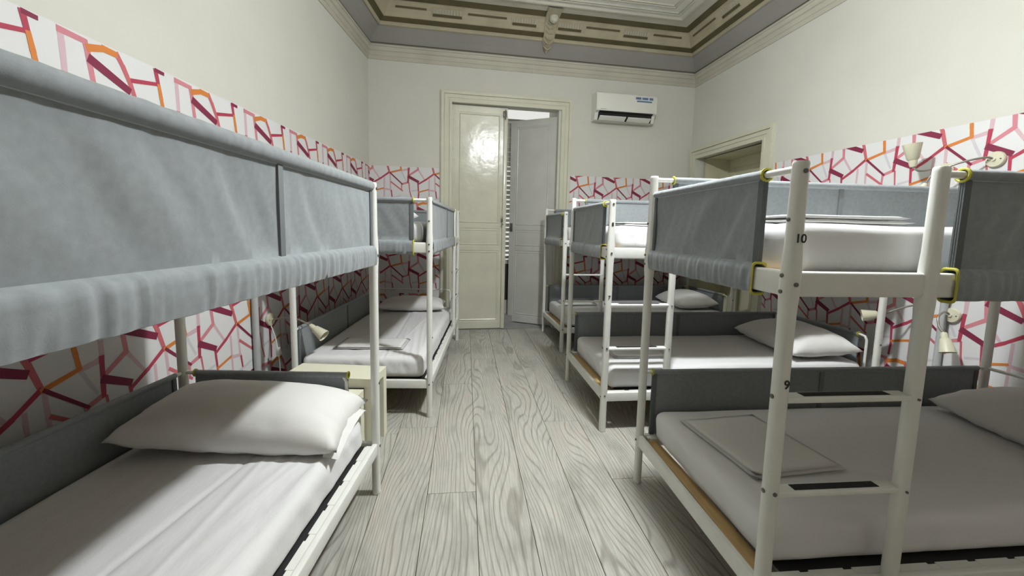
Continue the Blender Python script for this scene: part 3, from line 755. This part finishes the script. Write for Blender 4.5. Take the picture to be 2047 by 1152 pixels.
    # cloth guards -------------------------------------------------
    def cloth(f, s0, s1, zt, zb0, zb1, sd, yellow, nseg, amp, bulge=True, seams=(), hoop='ab', rs=RS):
        vs, fs, sec = guard(f, s0, s1, zt, zb0, zb1, sd, yellow, nseg, amp, rs=rs, bulge=bulge, seams=seams, hw=HW)
        mb = MB(); mb.add(vs, fs); g_ = mb.build('fabric_guard', M_FAB, bed, angle=60)
        # piping rings at open ends
        for ch, s_ in (('a', s0), ('b', s1)):
            if ch in yellow:
                mb = MB()
                seg = 16
                for k in range(seg + 1):
                    th = 2 * pi * k / seg; rr = rs + 0.0015
                    mb.v += [f(s_ + 0.0042 * cos(2 * pi * j / 6), (rr + 0.0042 * sin(2 * pi * j / 6)) * cos(th), zt + (rr + 0.0042 * sin(2 * pi * j / 6)) * sin(th)) for j in range(6)]
                for i in range(seg):
                    for j in range(6): mb.f.append((i * 6 + j, i * 6 + (j + 1) % 6, (i + 1) * 6 + (j + 1) % 6, (i + 1) * 6 + j)); mb.mi.append(0)
                mb.build('yellow_piping', M_YEL, g_)
                if bulge:
                    mb = MB(); rim = stadium(2 * HW + 0.006, zb1 - zb0 + 0.018, 0.012, 5); n_ = len(rim); zc = (zb0 + zb1) / 2
                    for k in range(n_ + 1):
                        x, y = rim[k % n_]
                        mb.v += [f(s_ + 0.0042 * cos(2 * pi * j / 6), x * (1 + 0.12 * sin(2 * pi * j / 6)), zc + y * (1 + 0.09 * sin(2 * pi * j / 6))) for j in range(6)]
                    for i in range(n_):
                        for j in range(6): mb.f.append((i * 6 + j, i * 6 + (j + 1) % 6, (i + 1) * 6 + (j + 1) % 6, (i + 1) * 6 + j)); mb.mi.append(0)
                    mb.build('yellow_piping', M_YEL, g_)
        # darker binding strips down the ends and at the seams
        zp0 = (zb1 + 0.006) if bulge else zb0; zp1 = zt - rs * 0.8
        for s_ in ([s0 + 0.012, s1 - 0.012] if hoop == 'ab' else []):
            mb = MB(); bar(mb, f, s_ - 0.011, s_ + 0.011, zp0, zp1, -0.0085, 0.0085, 0.006); mb.build('edge_binding', M_BIND if opts.get('darkbind', 1) else M_FAB, g_)
        if bulge:
            mb = MB(); fbox(mb, f, s0 + 0.004, s1 - 0.004, 0.001, 0.0062, zp1 - 0.004, zp1 - 0.0018); mb.build('stitch_line', M_STITCH, g_, smooth=False)
        for s_ in seams:
            mb = MB(); bar(mb, f, s_ - 0.012, s_ + 0.012, zp0 - 0.002, zp1 + 0.004, -0.0085, 0.0085, 0.005)
            mb.build('seam_binding', M_SEAM, g_)
        return g_
    zb0, zb1 = ZUB - 0.004, ZU + 0.004
    A_ = opts.get('amp', 0.012)
    cloth(end0, 0.035, W * 0.86, ZT0, zb0, zb1, seed, 'b', 90, A_)
    cloth(end1, 0.035, W * 0.885, ZT0, zb0, zb1, seed + 1, 'b', 90, A_)
    cloth(side_lad, UC + 0.075, LG - 0.035, ZT0, zb0, zb1, seed + 2, 'a', 190, A_, seams=(LG - opts.get('seam', 0.80),), hoop='ab')
    cloth(side_tall, 0.10, LG - 0.05, ZTT, zb0, zb1, seed + 3, 'ab', 70, A_ * 0.5, seams=(LG * 0.5,))
    # lower guards
    cloth(side_tall, 0.05, LG - 0.05, ZLG - 0.008, ZL - 0.01, 0, seed + 4, 'a', 40, A_ * 0.3, bulge=False, seams=(LG * 0.5,), hoop='ab', rs=0.013)
    if opts.get('low_end', True):
        cloth(end1, 0.06, W * (0.86 if kind == 'L1' else 0.84), ZLG - 0.008, ZL - 0.01, 0, seed + 5, 'ab', 26, A_ * 0.3, bulge=False, hoop='', rs=0.014)
    return bed, P

def rounded_box(P, u0, u1, v0, v1, z0, z1, r, nu, nv, nz, disp):
    """closed box with rounded edges in bed coordinates, displaced by disp(u,v,z,nrm)"""
    bm = bmesh.new(); idx = {}
    cx, cy, cz = (u0 + u1) / 2, (v0 + v1) / 2, (z0 + z1) / 2; hx_, hy_, hz_ = (u1 - u0) / 2, (v1 - v0) / 2, (z1 - z0) / 2
    vs = []; fs = []
    def key(a, b, c_): return (round(a, 5), round(b, 5), round(c_, 5))
    def vert(a, b, c_):
        k = key(a, b, c_)
        if k not in idx:
            p = Vector((a * hx_, b * hy_, c_ * hz_))
            q = Vector((max(-hx_ + r, min(hx_ - r, p.x)), max(-hy_ + r, min(hy_ - r, p.y)), max(-hz_ + r, min(hz_ - r, p.z))))
            d = p - q
            nrm = d.normalized() if d.length > 1e-6 else Vector((0, 0, 1))
            if d.length > 1e-6: p = q + nrm * r
            w_ = Vector((cx, cy, cz)) + p
            w_ = disp(w_, nrm)
            idx[k] = len(vs); vs.append(P(w_.x, w_.y, w_.z))
        return idx[k]
    def grid(h, n_):
        # denser near the edges so the rounding reads
        e = min(0.9, r / h); out = [-1, -1 + e * 0.3, -1 + e * 0.65, -1 + e]
        out += [(-1 + e) + (2 - 2 * e) * i / n_ for i in range(1, n_)]
        return out + [1 - e, 1 - e * 0.65, 1 - e * 0.3, 1]
    gu_, gv, gz = grid(hx_, nu), grid(hy_, nv), grid(hz_, nz)
    def face(g1, g2, fn):
        for i in range(len(g1) - 1):
            for j in range(len(g2) - 1):
                fs.append((fn(g1[i], g2[j]), fn(g1[i + 1], g2[j]), fn(g1[i + 1], g2[j + 1]), fn(g1[i], g2[j + 1])))
    for s_ in (-1, 1):
        face(gu_, gv, lambda a, b: vert(a, b, s_)); face(gu_, gz, lambda a, b: vert(a, s_, b)); face(gv, gz, lambda a, b: vert(s_, a, b))
    return vs, fs

def mattress(mw, P, upper, seed, label, style=0):
    z0 = (ZUB if upper else ZL - 0.062) + 0.053; z1 = z0 + 0.162
    def disp(p, nrm):
        q = p.copy()
        top = max(0, nrm.z); side = 1 - abs(nrm.z)
        # long shallow folds in the sheet
        a = 0.0045 * ns(p.x * 1.6 + p.y * 1.2, p.y * 9, seed) + 0.0025 * ns(p.x * 5, p.y * 16, seed + 4)
        q.z += top * (a - 0.004 + 0.004 * ns(p.x * 2, p.y * 3, seed + 8))
        if style == 1:     # pulled folds along the aisle edge
            k = max(0, (p.y - 0.50) / 0.4); rr = abs(ns(p.y * 17 - p.x * 2.2, p.x * 1.1, seed + 20))
            q.z += top * min(k, 1) * 0.016 * (0.35 - rr)
            q.z += top * -0.006 * math.exp(-((p.y - 0.52 - 0.08 * (p.x - 1.0)) / 0.011) ** 2) + top * 0.004 * math.exp(-((p.y - 0.66 + 0.05 * (p.x - 1.0)) / 0.012) ** 2)
        sx = 1 if abs(nrm.x) > abs(nrm.y) else 0
        al = p.y if sx else p.x
        w_ = side * (0.012 * abs(ns(al * 8 + p.z * 6, p.z * 4 + al * 2, seed + 2)) + 0.005 * ns(al * 22 + p.z * 12, p.z * 5, seed + 6))
        q += Vector((nrm.x, nrm.y, 0)) * w_
        return q
    vs, fs = rounded_box(P, 0.058, LG - 0.035, 0.026, W - (0.048 if style else 0.062), z0, z1, 0.045, 84 if style else 60, 96 if style else 40, 6, disp)
    mb = MB(); mb.add(vs, fs); o = mb.build('mattress', M_SHEET, None, angle=180)
    o.matrix_world = mw; tag(o, label, 'mattress', 'mattresses in white fitted sheets'); return o, z1

def pillow(mw, P, cu_, cv, z, lu, lv, th, rot, tilt, seed, label, flap=None, tv=0.0):
    """soft pillow centred at (cu,cv) in bed coordinates; lu along u, lv along v"""
    n1, n2 = 34, 42; vs = []; ca, sa = cos(R(rot)), sin(R(rot))
    def shape(i, j, sgn):
        x = -1 + 2 * i / n1; y = -1 + 2 * j / n2
        ex = 1 - abs(x) ** 4.0; ey = 1 - abs(y) ** 4.0
        h = th * (max(0, ex) ** 0.5) * (max(0, ey) ** 0.5)
        h *= (0.80 + 0.20 * cos(x * 1.5)) * (0.88 + 0.12 * cos(y * 1.5))
        px_ = x * (1 - 0.06 * (1 - abs(y) ** 2)); py_ = y * (1 - 0.06 * (1 - abs(x) ** 2))
        edge = 1 - min(ex, ey)
        wr_ = 0.013 * edge * ns(x * 5 + y * 2, y * 6 - x * 3, seed) + 0.0035 * ns(x * 3, y * 3, seed + 2) * (1 - edge) + 0.004 * abs(ns(x * 2.2 + y * 7, y * 2, seed + 7)) * edge
        flat = h * (0.62 if sgn > 0 else -0.38) 
        hz = flat + (wr_ * 1.0 if h > 0.002 else wr_ * 0.6) 
        lx, ly = px_ * lu / 2, py_ * lv / 2
        zz = th * 0.40 + hz + tilt * lx + tv * ly
        X, Y = lx * ca - ly * sa, lx * sa + ly * ca
        return P(cu_ + X, cv + Y, z + max(0.0015, zz) if sgn < 0 else z + max(0.003, zz))
    for sgn in (1, -1):
        for j in range(n2 + 1):
            for i in range(n1 + 1): vs.append(shape(i, j, sgn))
    N = (n1 + 1) * (n2 + 1); fs = []
    for k in (0, N):
        for j in range(n2):
            for i in range(n1): p = k + j * (n1 + 1) + i; fs.append((p, p + 1, p + n1 + 2, p + n1 + 1))
    bm = bmesh.new(); B = [bm.verts.new(v) for v in vs]
    for f in fs: bm.faces.new([B[i] for i in f])
    bmesh.ops.remove_doubles(bm, verts=bm.verts[:], dist=0.0012)
    bm.verts.index_update()
    mb = MB(); mb.add([v.co[:] for v in bm.verts], [tuple(v.index for v in f.verts) for f in bm.faces]); bm.free()
    o = mb.build('pillow', M_PIL, None, angle=180); o.matrix_world = mw
    tag(o, label, 'pillow', 'pillows in white cases')
    if flap:     # open hem of the pillowcase
        mb = MB(); vs = []
        for i in range(20):
            q = -0.92 + 1.84 * i / 19
            for k, (e, zz) in enumerate(((0.86, 0.34), (0.985, 0.16), (1.0, 0.15), (0.88, 0.30))):
                lx, ly = q * lu / 2, e * lv / 2 * flap; zz2 = th * (0.16 + zz * (1 - abs(q) ** 3) * 1.2) + 0.006 * ns(q * 4, e, seed) + tv * ly
                X, Y = lx * ca - ly * sa, lx * sa + ly * ca
                vs.append(P(cu_ + X, cv + Y, z + zz2 + tilt * lx))
        mb.add(vs, [(i * 4 + j, i * 4 + (j + 1) % 4, (i + 1) * 4 + (j + 1) % 4, (i + 1) * 4 + j) for i in range(19) for j in range(4)] + [(3, 2, 1, 0), (76, 77, 78, 79)])
        mb.build('open_hem', M_PIL, o)
    return o

def folded(mw, P, u0, u1, v0, v1, z, layers, seed, rot, label, hz=0.0075):
    root = empty('folded_sheet', mw, label, 'sheet', 'folded white top sheets')
    cu_, cv = (u0 + u1) / 2, (v0 + v1) / 2; ca, sa = cos(R(rot)), sin(R(rot))
    for L in range(layers):
        mb = MB(); vs = []; k = 1 - L * 0.045
        n1, n2 = 14, 14
        for dz_ in (0, hz):
            for j in range(n2 + 1):
                for i in range(n1 + 1):
                    x = (-1 + 2 * i / n1) * (u1 - u0) / 2 * k + L * 0.006 * ns(L, 1, seed); y = (-1 + 2 * j / n2) * (v1 - v0) / 2 * k
                    e = min(i, n1 - i, j, n2 - j); d_ = 0.35 if e == 0 else 1
                    zz = L * hz * 1.15 + (hz * 0.5 if e == 0 else dz_) + 0.0022 * (1 + ns(x * 8, y * 8, seed + L)) + 0.003
                    X, Y = x * ca - y * sa, x * sa + y * ca
                    vs.append(P(cu_ + X, cv + Y, z + zz))
        N = (n1 + 1) * (n2 + 1); fs = []
        for k2 in (0, N):
            for j in range(n2):
                for i in range(n1): p = k2 + j * (n1 + 1) + i; fs.append((p, p + 1, p + n1 + 2, p + n1 + 1))
        mb.add(vs, fs); bm = bmesh.new(); B = [bm.verts.new(v) for v in mb.v]
        for f in mb.f: bm.faces.new([B[i] for i in f])
        bmesh.ops.remove_doubles(bm, verts=bm.verts[:], dist=0.0003); bm.verts.index_update()
        m2 = MB(); m2.add([v.co[:] for v in bm.verts], [tuple(v.index for v in f.verts) for f in bm.faces]); bm.free()
        m2.build('layer', M_PIL, root, angle=180)
    return root

ML1 = TR(-0.661, 1.946, 0, 0.9); ML2 = TR(-0.567, 2.806, 0, 2.3)
MR1 = TR(0.700, 2.085, 0, 5.6); MR2 = TR(0.520, 3.570, 0, 6.9); MR3 = TR(0.433, 5.373, 0, 8.3)
b1, P1 = bunk_bed(ML1, 'L1', 'white steel bunk bed nearest on the left, long grey fabric guard facing the aisle', dict(seed=11, seam=0.80, amp=0.018, rs=0.0235, hw=0.0255, bend=0.80))
b2, P2 = bunk_bed(ML2, 'L2', 'white steel bunk bed on the left beyond the small cream side table', dict(seed=22, seam=0.95, amp=0.010, low_end=False))
b3, P3 = bunk_bed(MR1, 'R', 'white steel bunk bed nearest on the right, numbered 9 and 10', dict(seed=34, amp=0.024, low_end=False))
b4, P4 = bunk_bed(MR2, 'R', 'white steel bunk bed in the middle of the right row, numbered 7 on its post', dict(seed=44, amp=0.012))
b5, P5 = bunk_bed(MR3, 'R', 'white steel bunk bed farthest on the right, in the corner by the back wall', dict(seed=55, amp=0.010))

def mnum(P, u, z, size, txt, bed):
    # number painted on the ladder side of the aisle post (faces -v direction side of the room)
    x, y, z_ = P(u, W + 0.0205, z)
    digits(txt, size, bed, Matrix.Translation((x, y, z_)) @ Matrix.Rotation(R(90), 4, 'X'))
mnum(P3, 0.004, 1.332, 0.034, '10', b3); mnum(P3, 0.004, 0.912, 0.036, '9', b3)
mnum(P4, 0.0, 1.387, 0.032, '8', b4); mnum(P4, -0.001, 0.915, 0.034, '7', b4)

# mattresses, pillows, folded sheets
info = [
 (ML1, P1, 0, 1, 'mattress in a creased white sheet on the lower bunk nearest on the left', 1),
 (ML1, P1, 1, 2, 'mattress on the upper bunk nearest on the left, hidden behind the long grey guard', 0),
 (ML2, P2, 0, 3, 'mattress in a white sheet on the lower bunk of the far left bed', 1),
 (ML2, P2, 1, 4, 'mattress on upper bunk of far left bed, its white end showing beside grey guard', 0),
 (MR1, P3, 0, 5, 'mattress in a white sheet on lower bunk number 9, nearest on the right', 0),
 (MR1, P3, 1, 6, 'mattress in a white sheet on upper bunk number 10, nearest on the right', 0),
 (MR2, P4, 0, 7, 'mattress in a white sheet on lower bunk number 7, middle of the right row', 0),
 (MR2, P4, 1, 8, 'mattress in a white sheet on the upper bunk above number 7', 0),
 (MR3, P5, 0, 9, 'mattress in a white sheet on the lower bunk in the far right corner', 0),
 (MR3, P5, 1, 10, 'mattress on the upper bunk in the far right corner, mostly hidden by its grey guard', 0)]
ZM = {}
for mw, P, upr, sd, lab, sty in info: ZM[sd] = mattress(mw, P, upr, sd * 3, lab, sty)[1]
zlo, zup = ZM[1], ZM[2]
pillow(ML1, P1, LG - 0.235, 0.475, zlo - 0.012, 0.44, 0.86, 0.215, -3, 0.06, 3, 'large plump white pillow on the lower bunk nearest on the left', flap=1, tv=-0.06)
pillow(ML2, P2, 0.27, 0.46, zlo - 0.006, 0.40, 0.72, 0.150, 4, 0.0, 13, 'white pillow on the lower bunk of the far left bed, beside the back wall')
pillow(ML2, P2, LG - 0.22, 0.48, zup - 0.006, 0.32, 0.62, 0.12, 0, 0, 19, 'white pillow on the upper bunk of the far left bed, just visible')
pillow(MR1, P3, LG - 0.27, 0.50, zlo - 0.010, 0.50, 0.76, 0.205, 10, 0.10, 23, 'white pillow on lower bunk number 9, cut by the right edge of the picture')
pillow(MR2, P4, LG - 0.29, 0.48, zlo - 0.010, 0.50, 0.80, 0.215, 6, 0.06, 29, 'white pillow at the head of lower bunk number 7')
pillow(MR3, P5, LG - 0.30, 0.46, zlo - 0.010, 0.48, 0.72, 0.20, 4, 0.06, 31, 'white pillow on the lower bunk in the far right corner')
folded(ML2, P2, LG - 0.48, LG - 0.20, 0.18, 0.70, zlo - 0.003, 2, 41, 0, 'folded white sheet at the foot of the lower far left bunk')
folded(MR1, P3, 0.14, 0.55, 0.16, 0.64, zlo - 0.003, 2, 43, -6, 'folded white sheet lying at the foot of lower bunk number 9')
folded(MR1, P3, 0.15, 0.60, 0.42, 0.74, zup - 0.003, 2, 47, 0, 'folded white sheet on upper bunk number 10', hz=0.013)
folded(MR2, P4, 0.16, 0.58, 0.38, 0.70, zlo - 0.003, 2, 51, 2, 'folded white sheet on lower bunk number 7, behind the ladder')
folded(MR2, P4, 0.15, 0.62, 0.40, 0.72, zup - 0.003, 2, 53, 0, 'folded white sheet on the upper bunk above number 7', hz=0.012)
folded(MR3, P5, 0.14, 0.60, 0.10, 0.42, zlo - 0.003, 2, 57, 0, 'folded white sheet on the lower bunk in the far right corner')

# ------------------------------------------------------------------ side tables
def side_table(mw, w_, d_, h_, label, lw=0.05):
    root = empty('side_table', mw, label, 'table', 'cream side tables')
    mb = MB(); mb.box((-w_ / 2, -d_ / 2, h_ - 0.05), (w_ / 2, d_ / 2, h_), bev=0.0015); mb.build('table_top', M_CREAM, root, smooth=False)
    for sx in (-1, 1):
        for sy in (-1, 1):
            mb = MB(); x = sx * (w_ / 2 - lw / 2); y = sy * (d_ / 2 - lw / 2)
            mb.box((x - lw / 2, y - lw / 2, 0), (x + lw / 2, y + lw / 2, h_ - 0.05), bev=0.001); mb.build('leg', M_CREAM, root, smooth=False)
    return root
side_table(TR(-1.075, 2.452, 0, -2.5), 0.55, 0.235, 0.45, 'small cream side table between the two left bunk beds, white bed rail behind it')
side_table(TR(-1.09, 2.168, 0, 0), 0.48, 0.275, 0.395, 'lower cream side table tucked behind the big pillow, in front of the taller one')

# ------------------------------------------------------------------ air conditioner on the back wall
ac = empty('air_conditioner', Matrix.Translation(onB(2.825, 0, 2.785)) @ Matrix.Rotation(R(10), 4, 'Z'), 'white split air conditioner high on the back wall, blue sticker at its right', 'air conditioner')
def acprof(n, x): pass
sec = [(0.0, 0.0), (-0.10, -0.004), (-0.112, 0.004), (-0.142, 0.088), (-0.186, 0.104), (-0.190, 0.26), (-0.180, 0.325), (-0.160, 0.340), (0.0, 0.345)]
mb = MB(); wv = 0.83
vs = [(x, y, z) for x in (0.0, wv) for y, z in sec]; n = len(sec)
mb.add(vs, [(j, (j + 1) % n, n + (j + 1) % n, n + j) for j in range(n)] + [tuple(range(n))[::-1], tuple(range(n, 2 * n))])
mb.build('body', M_WHITEP, ac, angle=30)
mb = MB(); q = [(-0.118, 0.000), (-0.148, 0.084), (-0.187, 0.100), (-0.180, 0.106), (-0.135, 0.092), (-0.108, 0.006)]
vs = [(x, y, z) for x in (0.045, wv - 0.045) for y, z in q]
mb.add(vs, [(j, (j + 1) % 6, 6 + (j + 1) % 6, 6 + j) for j in range(6)] + [(0, 1, 2, 3, 4, 5), (11, 10, 9, 8, 7, 6)]); mb.build('air_outlet', M_ACDARK, ac, smooth=False)
mb = MB()
for a, b in ((0.045, 0.40), (0.43, wv - 0.085)):
    vs = [(x, y, z) for x in (a, b) for y, z in ((-0.205, 0.030), (-0.150, -0.008), (-0.147, -0.003), (-0.203, 0.038))]
    mb.add(vs, [(0, 1, 2, 3), (7, 6, 5, 4), (0, 4, 5, 1), (1, 5, 6, 2), (2, 6, 7, 3), (3, 7, 4, 0)])
mb.build('flap', M_WHITEP, ac, smooth=False)
mb = MB(); mb.box((0.02, -0.188, 0.105), (wv - 0.02, -0.193, 0.318), bev=0.002); mb.build('front_panel', M_WHITEP, ac)
mb = MB(); mb.box((0.52, -0.194, 0.262), (0.775, -0.1945, 0.305), 0)
for a, b in ((0.528, 0.602), (0.618, 0.700), (0.716, 0.768)): mb.box((a, -0.1946, 0.270), (b, -0.1949, 0.298), 1)
mb.box((0.545, -0.194, 0.238), (0.755, -0.1945, 0.256), 1)
mb.build('sticker', [M_STWHITE, M_STBLUE], ac, smooth=False)
mb = MB(); 
for k in range(6): mb.box((0.052 + k * 0.0135, -0.1932, 0.118), (0.061 + k * 0.0135, -0.1936, 0.127))
mb.build('maker_mark', mat('grey_print', (0.25, 0.26, 0.27), 0.5), ac, smooth=False)

# ------------------------------------------------------------------ pipes on the walls
def pipe(name, on, u, label, zt=1.62):
    r = empty(name, Matrix.Identity(4), label, 'pipe', 'grey pipes running up the side walls')
    mb = MB(); mb.tube([on(u, 0.028, 0.0), on(u, 0.028, zt)], 0.021, 14); mb.build('tube', M_PIPE, r)
    for z in (0.25, 0.93, 1.40):
        mb = MB(); mb.tube([on(u, 0.028, z - 0.009), on(u, 0.028, z + 0.009)], 0.026, 14); mb.tube([on(u, 0.0, z), on(u, 0.02, z)], 0.008, 8); mb.build('clamp', M_PIPE, r)
    return r
pipe('wall_pipe', onL, 2.76, 'grey vertical pipe on the left wall above the cream side table')
pipe('wall_pipe', onR, 3.195, 'grey vertical pipe on the right wall between the two beds, beside the reading lamps', 1.60)

# ------------------------------------------------------------------ reading lamps
def reading_lamp(base, nrm, pts, aim, label, cord=None, L=0.125):
    """base: wall point; nrm: out of the wall; pts: gooseneck points; aim: direction of the shade"""
    r = empty('reading_lamp', Matrix.Translation(base), label, 'lamp', 'cream gooseneck reading lamps')
    B = Vector(base); N = Vector(nrm).normalized()
    mb = MB(); mb.lathe([(0.040, 0), (0.048, 0.004), (0.048, 0.014), (0.044, 0.020), (0.012, 0.024), (0.010, 0.032)], (0, 0, 0), N, 28); mb.build('wall_plate', M_LAMP, r)
    mb = MB()
    side = N.cross(Vector((0, 0, 1))).normalized()
    for k in (-1, 1): mb.lathe([(0.0045, 0), (0.0045, 0.003)], tuple(N * 0.020 + side * 0.03 * k), N, 10)
    mb.build('plate_screws', M_SCREW, r)
    P_ = [Vector((0, 0, 0)) + N * 0.02] + [Vector(p) - B for p in pts]
    # smooth the neck
    C_ = []
    for i in range(len(P_) - 1):
        p0 = P_[max(i - 1, 0)]; p1 = P_[i]; p2 = P_[i + 1]; p3 = P_[min(i + 2, len(P_) - 1)]
        for k in range(8):
            t_ = k / 8; C_.append(0.5 * ((2 * p1) + (p2 - p0) * t_ + (2 * p0 - 5 * p1 + 4 * p2 - p3) * t_ ** 2 + (3 * p1 - p0 - 3 * p2 + p3) * t_ ** 3))
    C_.append(P_[-1])
    mb = MB(); mb.tube(C_, 0.0065, 10); mb.build('gooseneck', M_NECK, r)
    A = Vector(aim).normalized(); k = L / 0.125
    mb = MB(); mb.lathe([(0.004, -0.006), (0.014 * k, -0.004), (0.018 * k, 0.010 * k), (0.020 * k, 0.034 * k), (0.027 * k, 0.040 * k), (0.043 * k, 0.122 * k), (0.044 * k, 0.125 * k), (0.041 * k, 0.125 * k), (0.022 * k, 0.045 * k), (0.001, 0.040 * k)], tuple(P_[-1]), A, 26); mb.build('lamp_shade', M_LAMP, r)
    mb = MB(); mb.lathe([(0.008, 0.04 * k), (0.018 * k, 0.06 * k), (0.022 * k, 0.085 * k), (0.014 * k, 0.105 * k), (0.002, 0.11 * k)], tuple(P_[-1]), A, 14); mb.build('bulb', M_WHITEP, r)
    if cord:
        mb = MB(); Q = [Vector(p) - B for p in cord]; mb.tube(Q, 0.0035, 8); mb.build('cord', M_WHITEP, r)
        m_ = Q[len(Q) // 2]; mb = MB(); mb.box((m_.x - 0.012, m_.y - 0.011, m_.z - 0.032), (m_.x + 0.012, m_.y + 0.011, m_.z + 0.032), bev=0.004); mb.build('cord_switch', M_WHITEP, r)
    return r
NL = (1, 0, 0); NR = (-nR.x, -nR.y, 0)
reading_lamp((-1.777, 2.956, 0.645), NL, [(-1.68, 2.94, 0.66), (-1.60, 2.90, 0.675), (-1.50, 2.86, 0.668), (-1.415, 2.84, 0.635)], (0.75, -0.12, -0.50),
             'cream reading lamp low on the left wall behind the cream side table', cord=[(-1.76, 2.95, 0.60), (-1.72, 2.93, 0.52), (-1.685, 2.90, 0.42), (-1.665, 2.88, 0.34), (-1.66, 2.87, 0.20)])
reading_lamp((-1.777, 2.80, 1.832), NL, [(-1.74, 2.83, 1.80), (-1.71, 2.90, 1.79), (-1.69, 3.00, 1.775), (-1.66, 3.06, 1.73)], (0.2, 0.3, -0.8),
             'reading lamp peeping over the long grey guard of the nearest left bunk')
br = lambda u, z: onR(u, 0.003, z)
reading_lamp(br(3.345, 1.832), NR, [onR(3.32, 0.06, 1.845), onR(3.24, 0.13, 1.82), onR(3.15, 0.18, 1.77), onR(3.12, 0.20, 1.70)], (-0.3, 0.2, -0.8),
             'reading lamp with a steel neck high on the right wall, plate nearest the right edge')
reading_lamp(br(3.085, 1.80), NR, [onR(3.08, 0.07, 1.815), onR(3.065, 0.13, 1.80), onR(3.04, 0.17, 1.80), onR(3.02, 0.185, 1.83)], (-0.10, 0.05, 0.95),
             'reading lamp high on the right wall with its cream shade turned upward', L=0.15)
reading_lamp(br(3.235, 0.838), NR, [onR(3.225, 0.06, 0.86), onR(3.235, 0.12, 0.83), onR(3.26, 0.14, 0.77), onR(3.29, 0.14, 0.735)], (-0.05, -0.35, -0.90),
             'lower reading lamp on the right wall with its cream shade hanging down')
reading_lamp(br(3.06, 0.848), NR, [onR(3.05, 0.08, 0.87), onR(3.01, 0.16, 0.835), onR(2.975, 0.22, 0.795)], (-0.80, 0.50, -0.20),
             'lower reading lamp on the right wall with its cream shade stretched out sideways')
reading_lamp(onR(1.47, 0.03, 0.93), NR, [onR(1.40, 0.09, 0.97), onR(1.26, 0.17, 0.96), onR(1.14, 0.26, 0.90)], (-0.25, 0.2, -0.90),
             'reading lamp over the pillow in the far right corner')
